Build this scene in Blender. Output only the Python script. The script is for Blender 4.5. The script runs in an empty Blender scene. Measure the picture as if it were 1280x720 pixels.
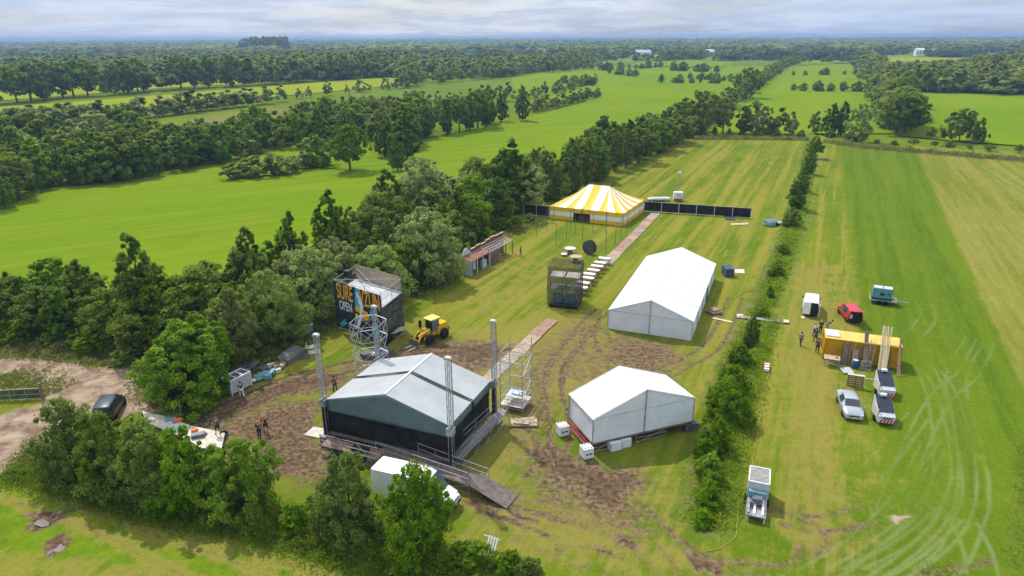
import bpy, bmesh, math, random
import numpy as np
from mathutils import Vector, Matrix
R = math.radians
D = bpy.data
SC = bpy.context.scene
COL = SC.collection
rnd = random.Random(7)
PI = math.pi
# ---------------------------------------------------------------- camera model (used to survey ground points)
PITCH, ROLL, CH, FPX = R(20.15), math.atan(-0.0043), 33.0, 853.0
def G(px, py, z=0.0):
    U, V = (px-640)/FPX, (py-360)/FPX
    c, s = math.cos(ROLL), math.sin(ROLL)
    u, v = U*c+V*s, -U*s+V*c
    t = (CH-z)/(math.sin(PITCH)+v*math.cos(PITCH))
    return Vector((t*u, t*(math.cos(PITCH)-v*math.sin(PITCH)), z))
def ang(a, b): return math.atan2(b[1]-a[1], b[0]-a[0])
# ---------------------------------------------------------------- materials
class NT:
    def __init__(s, m):
        s.t = m.node_tree; s.t.nodes.clear()
    def n(s, typ, ins=None, **kw):
        nd = s.t.nodes.new(typ)
        for k, v in kw.items(): setattr(nd, k, v)
        for k, v in (ins or {}).items():
            sock = nd.inputs[k]
            if isinstance(v, bpy.types.NodeSocket): s.t.links.new(v, sock)
            elif isinstance(v, bpy.types.Node): s.t.links.new(v.outputs[0], sock)
            else:
                if isinstance(v, (tuple, list)) and len(v) == 3 and sock.type == 'RGBA': v = (*v, 1)
                sock.default_value = v
        return nd
    def mix(s, f, a, b):
        nd = s.n('ShaderNodeMix', data_type='RGBA')
        for sock, v in ((nd.inputs[0], f), (nd.inputs[6], a), (nd.inputs[7], b)):
            if isinstance(v, bpy.types.NodeSocket): s.t.links.new(v, sock)
            elif isinstance(v, (int, float)): sock.default_value = v
            else: sock.default_value = (*v[:3], 1)
        return nd.outputs[2]
    def math(s, op, a, b=0.0, c=0.0, clamp=False):
        nd = s.n('ShaderNodeMath', operation=op, use_clamp=clamp)
        for i, v in enumerate((a, b, c)):
            if isinstance(v, bpy.types.NodeSocket): s.t.links.new(v, nd.inputs[i])
            else: nd.inputs[i].default_value = v
        return nd.outputs[0]
    def ramp(s, v, lo, hi):
        nd = s.n('ShaderNodeMapRange', {'Value': v, 'From Min': lo, 'From Max': hi}, interpolation_type='SMOOTHSTEP')
        return nd.outputs[0]
    def noise(s, vec, scale, detail=3, rough=.55):
        return s.n('ShaderNodeTexNoise', {'Vector': vec, 'Scale': scale, 'Detail': detail, 'Roughness': rough}).outputs[0]
def newmat(name):
    m = D.materials.new(name); m.use_nodes = True
    return m, NT(m)
MATS = {}
def mat(name, col=None, rough=.65, metal=0, var=.18, scale=1.5, bump=0.0, spec=.3, dirt=0.0, alpha=1.0, alpha_scale=None):
    if name in MATS: return MATS[name]
    m, t = newmat(name)
    tc = t.n('ShaderNodeTexCoord').outputs['Object']
    n1 = t.noise(tc, scale, 4, .6)
    lo = tuple(c*(1-var) for c in col); hi = tuple(min(1, c*(1+var)) for c in col)
    c = t.mix(t.ramp(n1, .3, .7), lo, hi)
    if dirt:
        n2 = t.noise(tc, scale*3.1, 5, .7)
        c = t.mix(t.math('MULTIPLY', t.ramp(n2, .5, .75), dirt), c, (.12, .10, .075))
    b = t.n('ShaderNodeBsdfPrincipled', {'Base Color': c, 'Roughness': rough, 'Metallic': metal, 'Specular IOR Level': spec})
    if bump:
        bp = t.n('ShaderNodeBump', {'Height': t.noise(tc, scale*6, 3), 'Strength': bump, 'Distance': .03})
        t.t.links.new(bp.outputs[0], b.inputs['Normal'])
    out = b.outputs[0]
    if alpha < 1:
        tr = t.n('ShaderNodeBsdfTransparent')
        out = t.n('ShaderNodeMixShader', {0: alpha, 1: tr.outputs[0], 2: b.outputs[0]}).outputs[0]
    t.n('ShaderNodeOutputMaterial', {'Surface': out})
    MATS[name] = m
    return m
def M(n): return MATS[n]
mat('galv', (.38,.39,.41), .45, .5, .25, 3, spec=.5)
mat('galv_dark', (.16,.165,.18), .55, .4, .25, 3)
mat('pvc_white', (.78,.79,.80), .5, 0, .05, .6, spec=.4, dirt=.12, bump=.5)
mat('pvc_wall', (.70,.72,.75), .55, 0, .06, .6, spec=.3, dirt=.14, bump=.6)
mat('pvc_grey', (.37,.395,.40), .5, 0, .08, .5, spec=.35, dirt=.14, bump=.5)
mat('pvc_slate', (.10,.145,.155), .55, 0, .12, .8, spec=.3)
mat('black_cloth', (.020,.020,.021), .7, 0, .5, 1, spec=.15)
mat('strap_black', (.02,.024,.028), .7)
mat('black_plastic', (.02,.02,.022), .5)
mat('rubber', (.018,.017,.016), .85, 0, .3, 4, dirt=.3)
mat('glass_dark', (.025,.035,.045), .12, 0, .1, spec=.8)
mat('glass_blue', (.08,.12,.15), .12, 0, .1, spec=.8)
mat('ply', (.42,.33,.22), .75, 0, .25, 2.5, dirt=.3)
mat('ply_pale', (.55,.50,.42), .75, 0, .15, 1.5, dirt=.25)
mat('deck_brown', (.15,.12,.105), .8, 0, .25, 2.5, dirt=.4)
mat('deck_red', (.30,.185,.13), .8, 0, .25, 2, dirt=.35)
mat('deck_grey', (.27,.255,.25), .8, 0, .2, 2, dirt=.35)
mat('deck_tan', (.36,.27,.19), .8, 0, .25, 2, dirt=.35)
mat('timber', (.52,.40,.24), .75, 0, .18, 4, dirt=.1)
mat('timber_new', (.62,.50,.30), .7, 0, .12, 4)
mat('timber_old', (.20,.15,.115), .85, 0, .3, 4, dirt=.3)
mat('timber_red', (.16,.065,.05), .8, 0, .25, 3)
mat('slats_brown', (.25,.12,.075), .8, 0, .25, 2, dirt=.2)
mat('paint_white', (.78,.79,.80), .5, 0, .04, 2, spec=.4, dirt=.06)
mat('paint_palegrey', (.50,.53,.56), .6, 0, .12, 2, dirt=.12)
mat('car_white', (.80,.81,.82), .3, 0, .02, 1, spec=.5, dirt=.04)
mat('car_silver', (.42,.45,.48), .3, .35, .03, 1, spec=.6, dirt=.03)
mat('car_red', (.50,.02,.035), .3, 0, .06, 1, spec=.6)
mat('car_dark', (.018,.035,.045), .25, 0, .2, 1, spec=.6, dirt=.1)
mat('chrome', (.6,.6,.62), .2, 1)
mat('lamp_glass', (.7,.72,.75), .15, 0, .05, spec=.7)
mat('lamp_red', (.45,.02,.02), .3)
mat('yellow_paint', (.62,.36,.01), .45, 0, .1, 2, dirt=.2)
mat('yellow_cab', (.75,.60,.16), .5, 0, .05, 2, dirt=.1)
mat('cont_yellow', (.50,.27,.006), .5, 0, .12, 1.2, dirt=.18)
mat('cont_roof', (.72,.45,.10), .7, 0, .12, 1.2, dirt=.15)
mat('blue_plastic', (.02,.09,.26), .45, 0, .1)
mat('teal_paint', (.10,.28,.33), .45, 0, .12, 2, dirt=.1)
mat('light_blue', (.18,.34,.40), .6, 0, .2, 2, dirt=.2)
mat('solar', (.008,.014,.035), .18, 0, .2, 6, spec=.7)
mat('solar_line', (.10,.12,.16), .4)
mat('red_paint', (.55,.03,.05), .5)
mat('tarp_grey', (.10,.10,.11), .6, 0, .3, 2)
mat('tarp_blue', (.05,.07,.11), .5, 0, .3, 2)
mat('mat_grey', (.14,.145,.13), .85, 0, .25, 1, dirt=.3)
mat('concrete', (.40,.39,.36), .85, 0, .15, 2, bump=.2, dirt=.15)
mat('spool', (.09,.08,.075), .85, 0, .35, 4)
mat('orange', (.75,.16,.03), .6)
mat('hose_yellow', (.42,.34,.05), .6)
mat('tent_yellow', (.78,.47,.015), .55, 0, .06, 1, spec=.3)
mat('tent_white', (.78,.80,.82), .55, 0, .04, 1, spec=.3)
mat('net_black', (.022,.023,.027), .85, 0, .3, 5, alpha=.62)
mat('net_thin', (.12,.13,.14), .85, 0, .3, 5, alpha=.22)
mat('net_green', (.022,.05,.032), .85, 0, .3, 5, alpha=.8)
mat('banner_black', (.032,.036,.048), .75, 0, .5, .8)
mat('banner_side', (.040,.040,.048), .75, 0, .6, .6, alpha=.82)
mat('ink_orange', (.95,.42,.03), .7, 0, .25, 2)
mat('ink_cyan', (.03,.42,.58), .7, 0, .3, 2)
mat('ink_pale', (.68,.78,.85), .7, 0, .25, 2)
mat('ink_grey', (.13,.13,.15), .7, 0, .3, 2)
mat('ink_black', (.01,.01,.012), .7)
mat('brick', (.25,.12,.08), .85, 0, .2, 1)
mat('rooftile', (.16,.07,.05), .85, 0, .2, 1)
mat('plaster', (.78,.77,.74), .8, 0, .06, 1)
for nm, c in dict(skin=(.45,.26,.18), cloth_black=(.015,.015,.018), cloth_navy=(.03,.06,.12), cloth_blue=(.03,.11,.19), cloth_grey=(.20,.20,.20), cloth_white=(.70,.72,.74), hair_dark=(.03,.02,.015), hair_fair=(.30,.19,.09), cap_orange=(.8,.28,.06), shoe=(.05,.045,.04), cloth_dark_grey=(.055,.06,.075)).items():
    mat(nm, c, .8, 0, .15, 8)
# ---------------------------------------------------------------- mesh builder
class MB:
    def __init__(s): s.v = []; s.f = []; s.m = []
    def face(s, pts, mi=0):
        i = len(s.v); s.v.extend(tuple(p) for p in pts); s.f.append(tuple(range(i, i+len(pts)))); s.m.append(mi); return s
    def raw(s, vs, fs, mi=0):
        i = len(s.v); s.v.extend(tuple(p) for p in vs)
        for f in fs: s.f.append(tuple(i+k for k in f)); s.m.append(mi)
        return s
    def hexa(s, p, mi=0):   # p: 4 bottom (ccw), 4 top
        return s.raw(p, [(3,2,1,0),(4,5,6,7),(0,1,5,4),(1,2,6,5),(2,3,7,6),(3,0,4,7)], mi)
    def box(s, c, d, rz=0, mi=0, tilt=None):
        x, y, z = d[0]/2, d[1]/2, d[2]/2
        Mx = Matrix.Rotation(rz, 3, 'Z')
        if tilt: Mx = Mx @ Matrix.Rotation(tilt[1], 3, tilt[0])
        P = [Vector(c)+Mx@Vector(q) for q in ((-x,-y,-z),(x,-y,-z),(x,y,-z),(-x,y,-z),(-x,-y,z),(x,-y,z),(x,y,z),(-x,y,z))]
        return s.hexa(P, mi)
    def beam(s, p, q, w, h=None, mi=0):
        p, q = Vector(p), Vector(q); h = h or w; d = (q-p)
        if d.length < 1e-6: return s
        d.normalize(); up = Vector((0,0,1)) if abs(d.z) < .95 else Vector((0,1,0))
        a = d.cross(up).normalized()*w/2; b = a.cross(d).normalized()*h/2
        P = [p-a-b, p+a-b, p+a+b, p-a+b, q-a-b, q+a-b, q+a+b, q-a+b]
        return s.raw(P, [(0,1,2,3),(7,6,5,4),(1,0,4,5),(2,1,5,6),(3,2,6,7),(0,3,7,4)], mi)
    def tube(s, p, q, r, n=6, r2=None, mi=0):
        p, q = Vector(p), Vector(q); r2 = r if r2 is None else r2; d = (q-p)
        if d.length < 1e-6: return s
        d.normalize(); up = Vector((0,0,1)) if abs(d.z) < .95 else Vector((0,1,0))
        a = d.cross(up).normalized(); b = a.cross(d)
        vs = []
        for c, rr in ((p, r), (q, r2)):
            for k in range(n):
                t = 2*PI*k/n; vs.append(c+(a*math.cos(t)+b*math.sin(t))*rr)
        fs = [(k, (k+1) % n, n+(k+1) % n, n+k) for k in range(n)]+[tuple(range(n-1, -1, -1)), tuple(range(n, 2*n))]
        return s.raw(vs, fs, mi)
    def path(s, pts, r, n=5, mi=0):
        for a, b in zip(pts, pts[1:]): s.tube(a, b, r, n, mi=mi)
        return s
    def prism(s, pl, z0, z1, mi=0):
        n = len(pl); vs = [(x, y, z0) for x, y in pl]+[(x, y, z1) for x, y in pl]
        return s.raw(vs, [tuple(range(n-1, -1, -1)), tuple(range(n, 2*n))]+[(k, (k+1) % n, n+(k+1) % n, n+k) for k in range(n)], mi)
    def lathe(s, prof, n=16, c=(0,0,0), axis='Z', mi=0):
        vs = []
        for r, z in prof:
            for k in range(n):
                t = 2*PI*k/n; x, y = r*math.cos(t), r*math.sin(t)
                p = (x, y, z) if axis == 'Z' else ((x, z, y) if axis == 'Y' else (z, x, y))
                vs.append((c[0]+p[0], c[1]+p[1], c[2]+p[2]))
        fs = []
        for j in range(len(prof)-1):
            for k in range(n): fs.append((j*n+k, j*n+(k+1) % n, (j+1)*n+(k+1) % n, (j+1)*n+k))
        fs += [tuple(range(n)), tuple(range((len(prof)-1)*n, len(prof)*n))]
        return s.raw(vs, fs, mi)
    def grid(s, fn, nu, nv, mi=0):
        vs = [fn(i/nu, j/nv) for j in range(nv+1) for i in range(nu+1)]
        fs = [(j*(nu+1)+i, j*(nu+1)+i+1, (j+1)*(nu+1)+i+1, (j+1)*(nu+1)+i) for j in range(nv) for i in range(nu)]
        if callable(mi):
            i0 = len(s.v); s.v.extend(tuple(p) for p in vs)
            for k, f in enumerate(fs): s.f.append(tuple(i0+q for q in f)); s.m.append(mi(k % nu, k//nu))
            return s
        return s.raw(vs, fs, mi)
    def build(s, name, mats, parent=None, bevel=0, smooth=False, solid=0, loc=None):
        me = D.meshes.new(name)
        me.from_pydata(s.v, [], s.f)
        mats = mats if isinstance(mats, (list, tuple)) else [mats]
        for m in mats: me.materials.append(MATS[m] if isinstance(m, str) else m)
        if len(mats) > 1: me.polygons.foreach_set('material_index', s.m)
        if smooth: me.polygons.foreach_set('use_smooth', [True]*len(s.f))
        o = D.objects.new(name, me); COL.objects.link(o)
        if parent is not None: o.parent = parent
        if loc is not None: o.location = loc
        if solid:
            md = o.modifiers.new('solid', 'SOLIDIFY'); md.thickness = solid; md.offset = 0
        if bevel:
            md = o.modifiers.new('bevel', 'BEVEL'); md.width = bevel; md.segments = 2; md.limit_method = 'ANGLE'
        return o
def tag(o, label=None, cat=None, group=None, kind=None):
    if label: o['label'] = label
    if cat: o['category'] = cat
    if group: o['group'] = group
    if kind: o['kind'] = kind
    return o
def thing(name, label, cat, loc=(0,0,0), rz=0, group=None):
    o = D.objects.new(name, None); COL.objects.link(o); o.empty_display_size = .3
    o.location = loc; o.rotation_euler = (0, 0, rz)
    return tag(o, label, cat, group)
def copy_tree(o, parent=None, **kw):
    c = o.copy(); COL.objects.link(c)
    if parent is not None: c.parent = parent
    for ch in list(o.children): copy_tree(ch, c)
    for k, v in kw.items():
        if k == 'loc': c.location = v
        elif k == 'rz': c.rotation_euler = (0, 0, v)
        else: c[k] = v
    return c
def text(body, parent, m, loc, rot, size, sx=1.0, ext=.004, name='lettering'):
    cu = D.curves.new(name, 'FONT'); cu.body = body; cu.size = size; cu.extrude = ext; cu.offset = size*.016
    cu.align_x = 'CENTER'; cu.align_y = 'CENTER'; cu.materials.append(M(m))
    tmp = D.objects.new('tmp', cu); me = D.meshes.new_from_object(tmp); D.objects.remove(tmp); me.materials.clear(); me.materials.append(M(m))
    o = D.objects.new(name, me); COL.objects.link(o); o.parent = parent
    o.location = loc; o.rotation_euler = rot; o.scale = (sx, 1, 1)
    return o
# ---------------------------------------------------------------- camera, light, sky, air
cam = D.cameras.new('camera'); co = D.objects.new('camera', cam); COL.objects.link(co); SC.camera = co
cam.sensor_width = 36; cam.lens = FPX/1280*36; cam.clip_start = .5; cam.clip_end = 40000
co.matrix_world = Matrix.Translation((0,0,CH)) @ Matrix.Rotation(PI/2-PITCH, 4, 'X') @ Matrix.Rotation(ROLL, 4, 'Z')
SUN_EL, SH_AZ = R(53), R(-57)
sd = Vector((-math.cos(SH_AZ)*math.cos(SUN_EL), -math.sin(SH_AZ)*math.cos(SUN_EL), math.sin(SUN_EL)))
sl = D.lights.new('sun', 'SUN'); sl.energy = 3.7; sl.angle = R(.6); sl.color = (1, .945, .86)
so = D.objects.new('sun', sl); COL.objects.link(so); so.rotation_euler = (-sd).to_track_quat('-Z', 'Y').to_euler(); so.location = (0,0,200)
W = D.worlds.new('World'); SC.world = W; W.use_nodes = True
t = NT(W)
sky = t.n('ShaderNodeTexSky', sky_type='NISHITA'); sky.sun_disc = False; sky.sun_elevation = SUN_EL
sky.sun_rotation = math.atan2(sd.x, sd.y); sky.air_density = 1.1; sky.dust_density = 1.5; sky.ozone_density = 1.5
gen = t.n('ShaderNodeTexCoord').outputs['Generated']
sp = t.n('ShaderNodeSeparateXYZ', {0: gen})
zc = t.math('MAXIMUM', sp.outputs[2], .0)
hz = t.math('ADD', zc, .10)
cx = t.math('DIVIDE', sp.outputs[0], hz); cy = t.math('DIVIDE', sp.outputs[1], hz)
cv = t.n('ShaderNodeCombineXYZ', {0: cx, 1: cy, 2: t.math('MULTIPLY', zc, 3.0)}).outputs[0]
n1 = t.noise(cv, .42, 7, .6)
cv2 = t.n('ShaderNodeVectorMath', {0: cv, 1: (31.7, 12.3, 4.0)}, operation='ADD').outputs[0]
n2 = t.noise(cv2, 1.25, 8, .66)
cover = t.ramp(n1, .36, .62)
shade = t.math('ADD', t.math('MULTIPLY', t.ramp(n2, .38, .62), .8), t.math('MULTIPLY', t.ramp(n1, .4, .6), .25))
# blue-grey on the far left and right, paler in the middle, as cloud banks
azb = t.math('MULTIPLY', t.math('ABSOLUTE', t.math('SUBTRACT', sp.outputs[0], -.10)), 1.7, clamp=True)
cl = t.mix(shade, (4.3, 5.2, 7.0), (7.4, 7.8, 8.5))
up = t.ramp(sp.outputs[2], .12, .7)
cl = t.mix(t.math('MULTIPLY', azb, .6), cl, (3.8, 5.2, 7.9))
cl = t.mix(up, cl, (10.5, 11.2, 12.4))  # overhead sky brightened above the frame, added to lift the ambient fill
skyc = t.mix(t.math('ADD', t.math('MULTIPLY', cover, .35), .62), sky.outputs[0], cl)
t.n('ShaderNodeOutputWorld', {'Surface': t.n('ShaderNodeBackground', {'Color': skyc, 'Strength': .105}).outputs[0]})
SC.view_settings.view_transform = 'Standard'; SC.view_settings.look = 'None'; SC.view_settings.gamma = 1
SC.view_settings.exposure = 0.14
try: SC.view_settings.use_curve_mapping = False
except Exception: pass
SC.render.engine = 'CYCLES'
SC.cycles.use_denoising = True
SC.cycles.max_bounces = 6; SC.cycles.diffuse_bounces = 3; SC.cycles.glossy_bounces = 2; SC.cycles.transparent_max_bounces = 12; SC.cycles.volume_bounces = 0
SC.cycles.caustics_reflective = False; SC.cycles.caustics_refractive = False
hb = MB().hexa([(-8500,-120,-1.6),(8500,-120,-1.6),(8500,8400,-1.6),(-8500,8400,-1.6),(-8500,-120,46),(8500,-120,46),(8500,8400,46),(-8500,8400,46)])
hm, t = newmat('air_haze')
pv = t.n('ShaderNodeVolumePrincipled', {'Color': (.34,.52,.82), 'Density': .00021, 'Anisotropy': .1})
t.n('ShaderNodeOutputMaterial', {'Volume': pv.outputs[0]})
tag(hb.build('haze', hm), 'thin blue air haze over the far fields and woods', None, None, 'stuff')
# ---------------------------------------------------------------- numpy noise
def vnoise(x, y, seed=0):
    xi = np.floor(x).astype(np.int64); yi = np.floor(y).astype(np.int64); fx = x-xi; fy = y-yi
    fx = fx*fx*(3-2*fx); fy = fy*fy*(3-2*fy)
    def h(a, b):
        n = (a*374761393+b*668265263+seed*1442695041) & 0x7fffffff
        n = ((n ^ (n >> 13))*1274126177) & 0x7fffffff
        return ((n ^ (n >> 16)) & 0xffff)/65535.0
    return (h(xi, yi)*(1-fx)+h(xi+1, yi)*fx)*(1-fy)+(h(xi, yi+1)*(1-fx)+h(xi+1, yi+1)*fx)*fy
def fbm(x, y, s, o=3, seed=0):
    a = 0; w = 1; tot = 0
    for k in range(o): a = a+w*vnoise(x*s, y*s, seed+k); tot += w; w *= .5; s *= 2.1
    return a/tot
def inpoly(x, y, poly):
    ins = np.zeros(x.shape, bool); n = len(poly)
    for i in range(n):
        (x1, y1), (x2, y2) = poly[i][:2], poly[(i+1) % n][:2]
        if y1 == y2: continue
        c = ((y1 > y) != (y2 > y)) & (x < (x2-x1)*(y-y1)/(y2-y1)+x1)
        ins ^= c
    return ins
def segdist(x, y, pts):
    d = np.full(x.shape, 1e9)
    for (x1, y1), (x2, y2) in zip([p[:2] for p in pts], [p[:2] for p in pts[1:]]):
        dx, dy = x2-x1, y2-y1; L = dx*dx+dy*dy+1e-9
        tt = np.clip(((x-x1)*dx+(y-y1)*dy)/L, 0, 1)
        d = np.minimum(d, np.hypot(x-x1-tt*dx, y-y1-tt*dy))
    return d
def smooth_pts(pp, n=5):
    P = [Vector(G(*q)) for q in pp]
    if len(P) < 3: return P
    out = []
    E = [P[0]*2-P[1]]+P+[P[-1]*2-P[-2]]
    for i in range(1, len(E)-2):
        a, b, c, d = E[i-1], E[i], E[i+1], E[i+2]
        for k in range(n):
            u = k/n
            out.append(.5*((2*b)+(c-a)*u+(2*a-5*b+4*c-d)*u*u+(3*b-a-3*c+d)*u*u*u))
    out.append(P[-1]); return out
# ---------------------------------------------------------------- near meadow with dirt road
SITE = Vector((.421, .907, 0)).normalized()      # run of the field strips and of the mowing lines
SN = Vector((SITE.y, -SITE.x, 0))
ys = []; y = 26.0
while y < 262: ys.append(y); y += .16+max(0, y-34)*.0040
ys = np.array(ys); xs = []
x = 0.0; st = .17
while x < 190: xs.append(x); x += .17+max(0, x-34)*.012
xs = np.array(sorted(set([-q for q in xs]+xs)))
xs = xs[xs > -78]
X, Y = np.meshgrid(xs, ys)
X = X.ravel(); Y = Y.ravel()
A = {k: np.zeros(X.shape) for k in ('mud', 'dry', 'track', 'lush', 'stripe', 'sand', 'fresh')}
j1 = (fbm(X, Y, .55, 3, 11)-.5); j2 = (fbm(X, Y, .55, 3, 51)-.5)
XJ, YJ = X+j1*2.2, Y+j2*2.2
def area(key, px, val, soft=1.2, wob=1.0):
    poly = [tuple(G(*q))[:2] for q in px]
    xx, yy = X+j1*2.4*wob, Y+j2*2.4*wob
    ins = inpoly(xx, yy, poly); d = segdist(xx, yy, poly+[poly[0]])
    sdv = np.where(ins, d, -d)
    k = np.clip(sdv/soft*.5+.5, 0, 1)
    A[key] = np.maximum(A[key], k*val)
    return k
def pair(key, px, w, val, soft=.35, wob=.15, g=1.75):
    P = smooth_pts(px); N_ = []
    for i in range(len(P)):
        d = P[min(i+1, len(P)-1)]-P[max(i-1, 0)]; N_.append(Vector((d.y, -d.x, 0)).normalized())
    for s_ in (-g/2, g/2): stroke(key, None, w, val, soft, wob, P=[p+n*s_ for p, n in zip(P, N_)])
def stroke(key, px, w, val, soft=.35, wob=.35, P=None):
    P = P or smooth_pts(px)
    xx, yy = X+j1*wob, Y+j2*wob
    d = segdist(xx, yy, P)
    k = np.clip((w/2-d)/soft+.5, 0, 1)
    A[key] = np.maximum(A[key], k*val)
road_px = [(-40,436),(0,441),(60,451),(110,458),(190,461),(225,475),(240,500),(215,520),(185,512),(150,520),(110,530),(70,545),(48,572),(-20,600),(-60,560),(0,522),(45,508),(60,492),(58,484),(30,472),(0,464),(-40,458)]
kroad = area('sand', road_px, 1.0, .9, .5)
# mud
area('mud', [(240,520),(290,498),(335,478),(400,462),(440,470),(420,490),(380,492),(330,505),(275,528),(300,560),(330,592),(285,575),(225,552)], .85, 1.5)
area('mud', [(262,530),(330,505),(400,500),(405,560),(420,572),(390,600),(330,600),(300,572)], .74, 1.6)
area('mud', [(340,560),(420,565),(440,600),(390,612),(345,600)], .6, 1.6)
for q in ([(243,518),(300,497),(360,470),(440,452)], [(262,528),(320,505),(390,476),(450,462)], [(300,512),(350,492),(400,472)], [(240,530),(290,512),(330,492),(400,462)]): stroke('mud', q, .55, 1.0)
area('mud', [(455,448),(520,437),(610,428),(640,436),(630,452),(600,463),(560,448),(500,452)], .8, 1.6)
for q in ([(520,440),(575,440),(618,428)], [(585,452),(610,442),(640,436)], [(540,432),(590,436),(612,446)]): stroke('mud', q, .7, 1.0)
area('mud', [(660,560),(695,548),(735,575),(765,588),(800,590),(806,612),(790,625),(776,642),(745,632),(700,605),(668,585)], .86, 1.5)
for q in ([(668,600),(692,572),(700,548),(696,510),(690,470),(705,440),(735,405),(752,388)], [(690,500),(700,455),(722,425),(745,412),(757,430)], [(590,620),(625,636),(690,660)], [(680,555),(705,590),(760,640)], [(715,565),(775,640)], [(770,590),(790,620)]): pair('mud', q, .45, .78, .5, .25)
for q in ([(768,590),(800,628),(842,668)], [(840,668),(880,692),(905,706)], [(640,634),(672,640),(705,652)]): stroke('mud', q, .5, .72, .7, .6)
for q in ([(700,600),(740,630),(790,660),(830,690),(850,722)], [(905,700),(960,704),(1010,692),(1060,668),(1100,652)], [(705,652),(760,672),(800,700),(830,722)], [(905,712),(960,722)], [(560,640),(620,660),(700,700),(760,722)], [(600,632),(680,668),(780,700)]): stroke('mud', q, .7, .42, 1.0, .8)
area('mud', [(640,560),(700,540),(720,600),(800,600),(830,650),(800,690),(700,660),(640,640)], .5, 3)
area('mud', [(640,440),(700,400),(750,385),(760,420),(860,420),(870,460),(820,480),(700,490),(700,545),(650,540)], .42, 3)
area('mud', [(400,470),(460,440),(520,425),(600,420),(640,440),(600,470)], .6, 2)
area('mud', [(560,620),(640,600),(660,640),(600,660)], .45, 2)
stroke('mud', [(668,545),(688,590),(700,612)], .8, .6); stroke('sand', [(664,560),(668,590),(676,600)], .4, .5, .5); stroke('sand', [(684,560),(698,590),(712,612)], .4, .5, .5)
area('mud', [(752,425),(790,418),(845,428),(862,452),(830,475),(790,470),(745,455)], .66, 3)
area('mud', [(640,470),(675,455),(700,470),(695,520),(668,560),(640,560)], .55, 2.5)
for q in ([(790,455),(820,470),(860,452),(890,432),(908,402),(920,372)], [(740,405),(735,430),(760,455),(800,465)]): pair('mud', q, .5, .66, .5)
area('mud', [(762,673),(780,672),(795,685),(790,692),(765,688)], .95, .5); area('mud', [(845,682),(870,690),(905,705),(900,718),(868,706)], .95, .5)
area('mud', [(742,688),(752,686),(755,694),(744,696)], .9, .4); area('mud', [(705,676),(712,680),(715,694),(708,690)], .8, .4)
area('mud', [(580,620),(600,610),(640,612),(655,632),(620,645),(590,640)], .6, 1.3)
for q in ([(590,625),(600,640),(640,650)], [(605,612),(618,640)], [(630,612),(640,640),(668,652)]): stroke('mud', q, .5, .92)
for q in ([(960,636),(1000,645),(1050,640),(1075,632)], [(975,655),(1020,665),(1070,658),(1092,652)], [(1000,640),(1020,660),(1035,682),(1020,695)], [(900,702),(960,708),(990,700),(1000,682)], [(985,640),(1010,655)], [(1150,718),(1210,708),(1240,700)]): stroke('mud', q, .5, .62, .8)
stroke('mud', [(985,520),(984,560),(984,610)], .18, .45); stroke('mud', [(1015,540),(1015,600),(1022,640)], .18, .5)
# pale and brownish wheel marks
for q in ([(1108,425),(1150,452),(1172,500),(1182,560),(1180,610),(1162,650),(1120,690),(1080,716)], [(1128,440),(1172,472),(1192,520),(1203,570),(1204,612),(1188,655),(1150,692),(1095,722)], [(1215,430),(1195,470),(1204,520),(1215,570),(1220,620),(1208,660),(1188,700),(1160,722)], [(1232,425),(1212,465),(1178,495),(1150,545),(1128,595),(1112,640)], [(1160,548),(1128,590),(1092,622)], [(1148,520),(1100,580),(1060,600),(1010,596)], [(1070,722),(1130,690),(1190,640)], [(1010,724),(1060,694),(1105,655),(1140,610),(1165,560)], [(1095,352),(1142,368),(1160,395),(1130,428),(1090,440)], [(1175,590),(1145,650),(1085,700),(1050,722)], [(1088,602),(1125,618),(1155,640)], [(1204,650),(1222,690),(1228,722)]):
    pair('track', q, .34, .52, .35)
for q in ([(1172,470),(1175,520),(1180,570),(1176,620),(1140,672)], [(1198,470),(1204,530),(1208,600),(1190,650),(1165,680)]): stroke('mud', q, .25, .3)
area('sand', [(1110,640),(1130,640),(1135,648),(1118,652)], .7, .5); area('sand', [(1155,690),(1165,692),(1163,700),(1155,698)], .6, .4)
# bottom left lane, puddle edges
for q in ([(-20,585),(40,605),(95,628),(180,662),(280,700),(340,722)], [(-20,612),(30,632),(75,648),(130,668),(200,705),(240,725)], [(-20,575),(60,592),(150,632),(250,672),(360,706),(420,722)]): stroke('dry', q, 1.3, .72, .8, .6); stroke('mud', q, .35, .32, .3, .6)
stroke('dry', [(-20,700),(80,715),(180,722)], 3.0, .55, 1.4)
area('dry', [(60,610),(180,650),(330,700),(430,722),(300,722),(180,690),(90,650)], .42, 1.2)
area('mud', [(38,640),(75,638),(80,650),(58,660),(38,655)], .95, .5); area('mud', [(52,680),(82,670),(92,675),(85,690),(70,705),(52,700)], .85, .5)
area('mud', [(85,628),(100,634),(92,638)], .8, .3); area('mud', [(95,648),(130,668),(110,662)], .6, .3)
area('lush', [(0,600),(60,655),(140,690),(185,712),(90,700),(0,670)], .0, 1.2)
area('lush', [(60,600),(180,640),(300,680),(420,700),(560,722),(660,722),(620,700),(470,700),(330,650),(200,640),(90,590)], .0, 1.6)
area('fresh', [(-20,560),(60,590),(200,640),(330,660),(420,690),(560,722),(200,730),(-30,730)], .9, 2.0)
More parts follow.
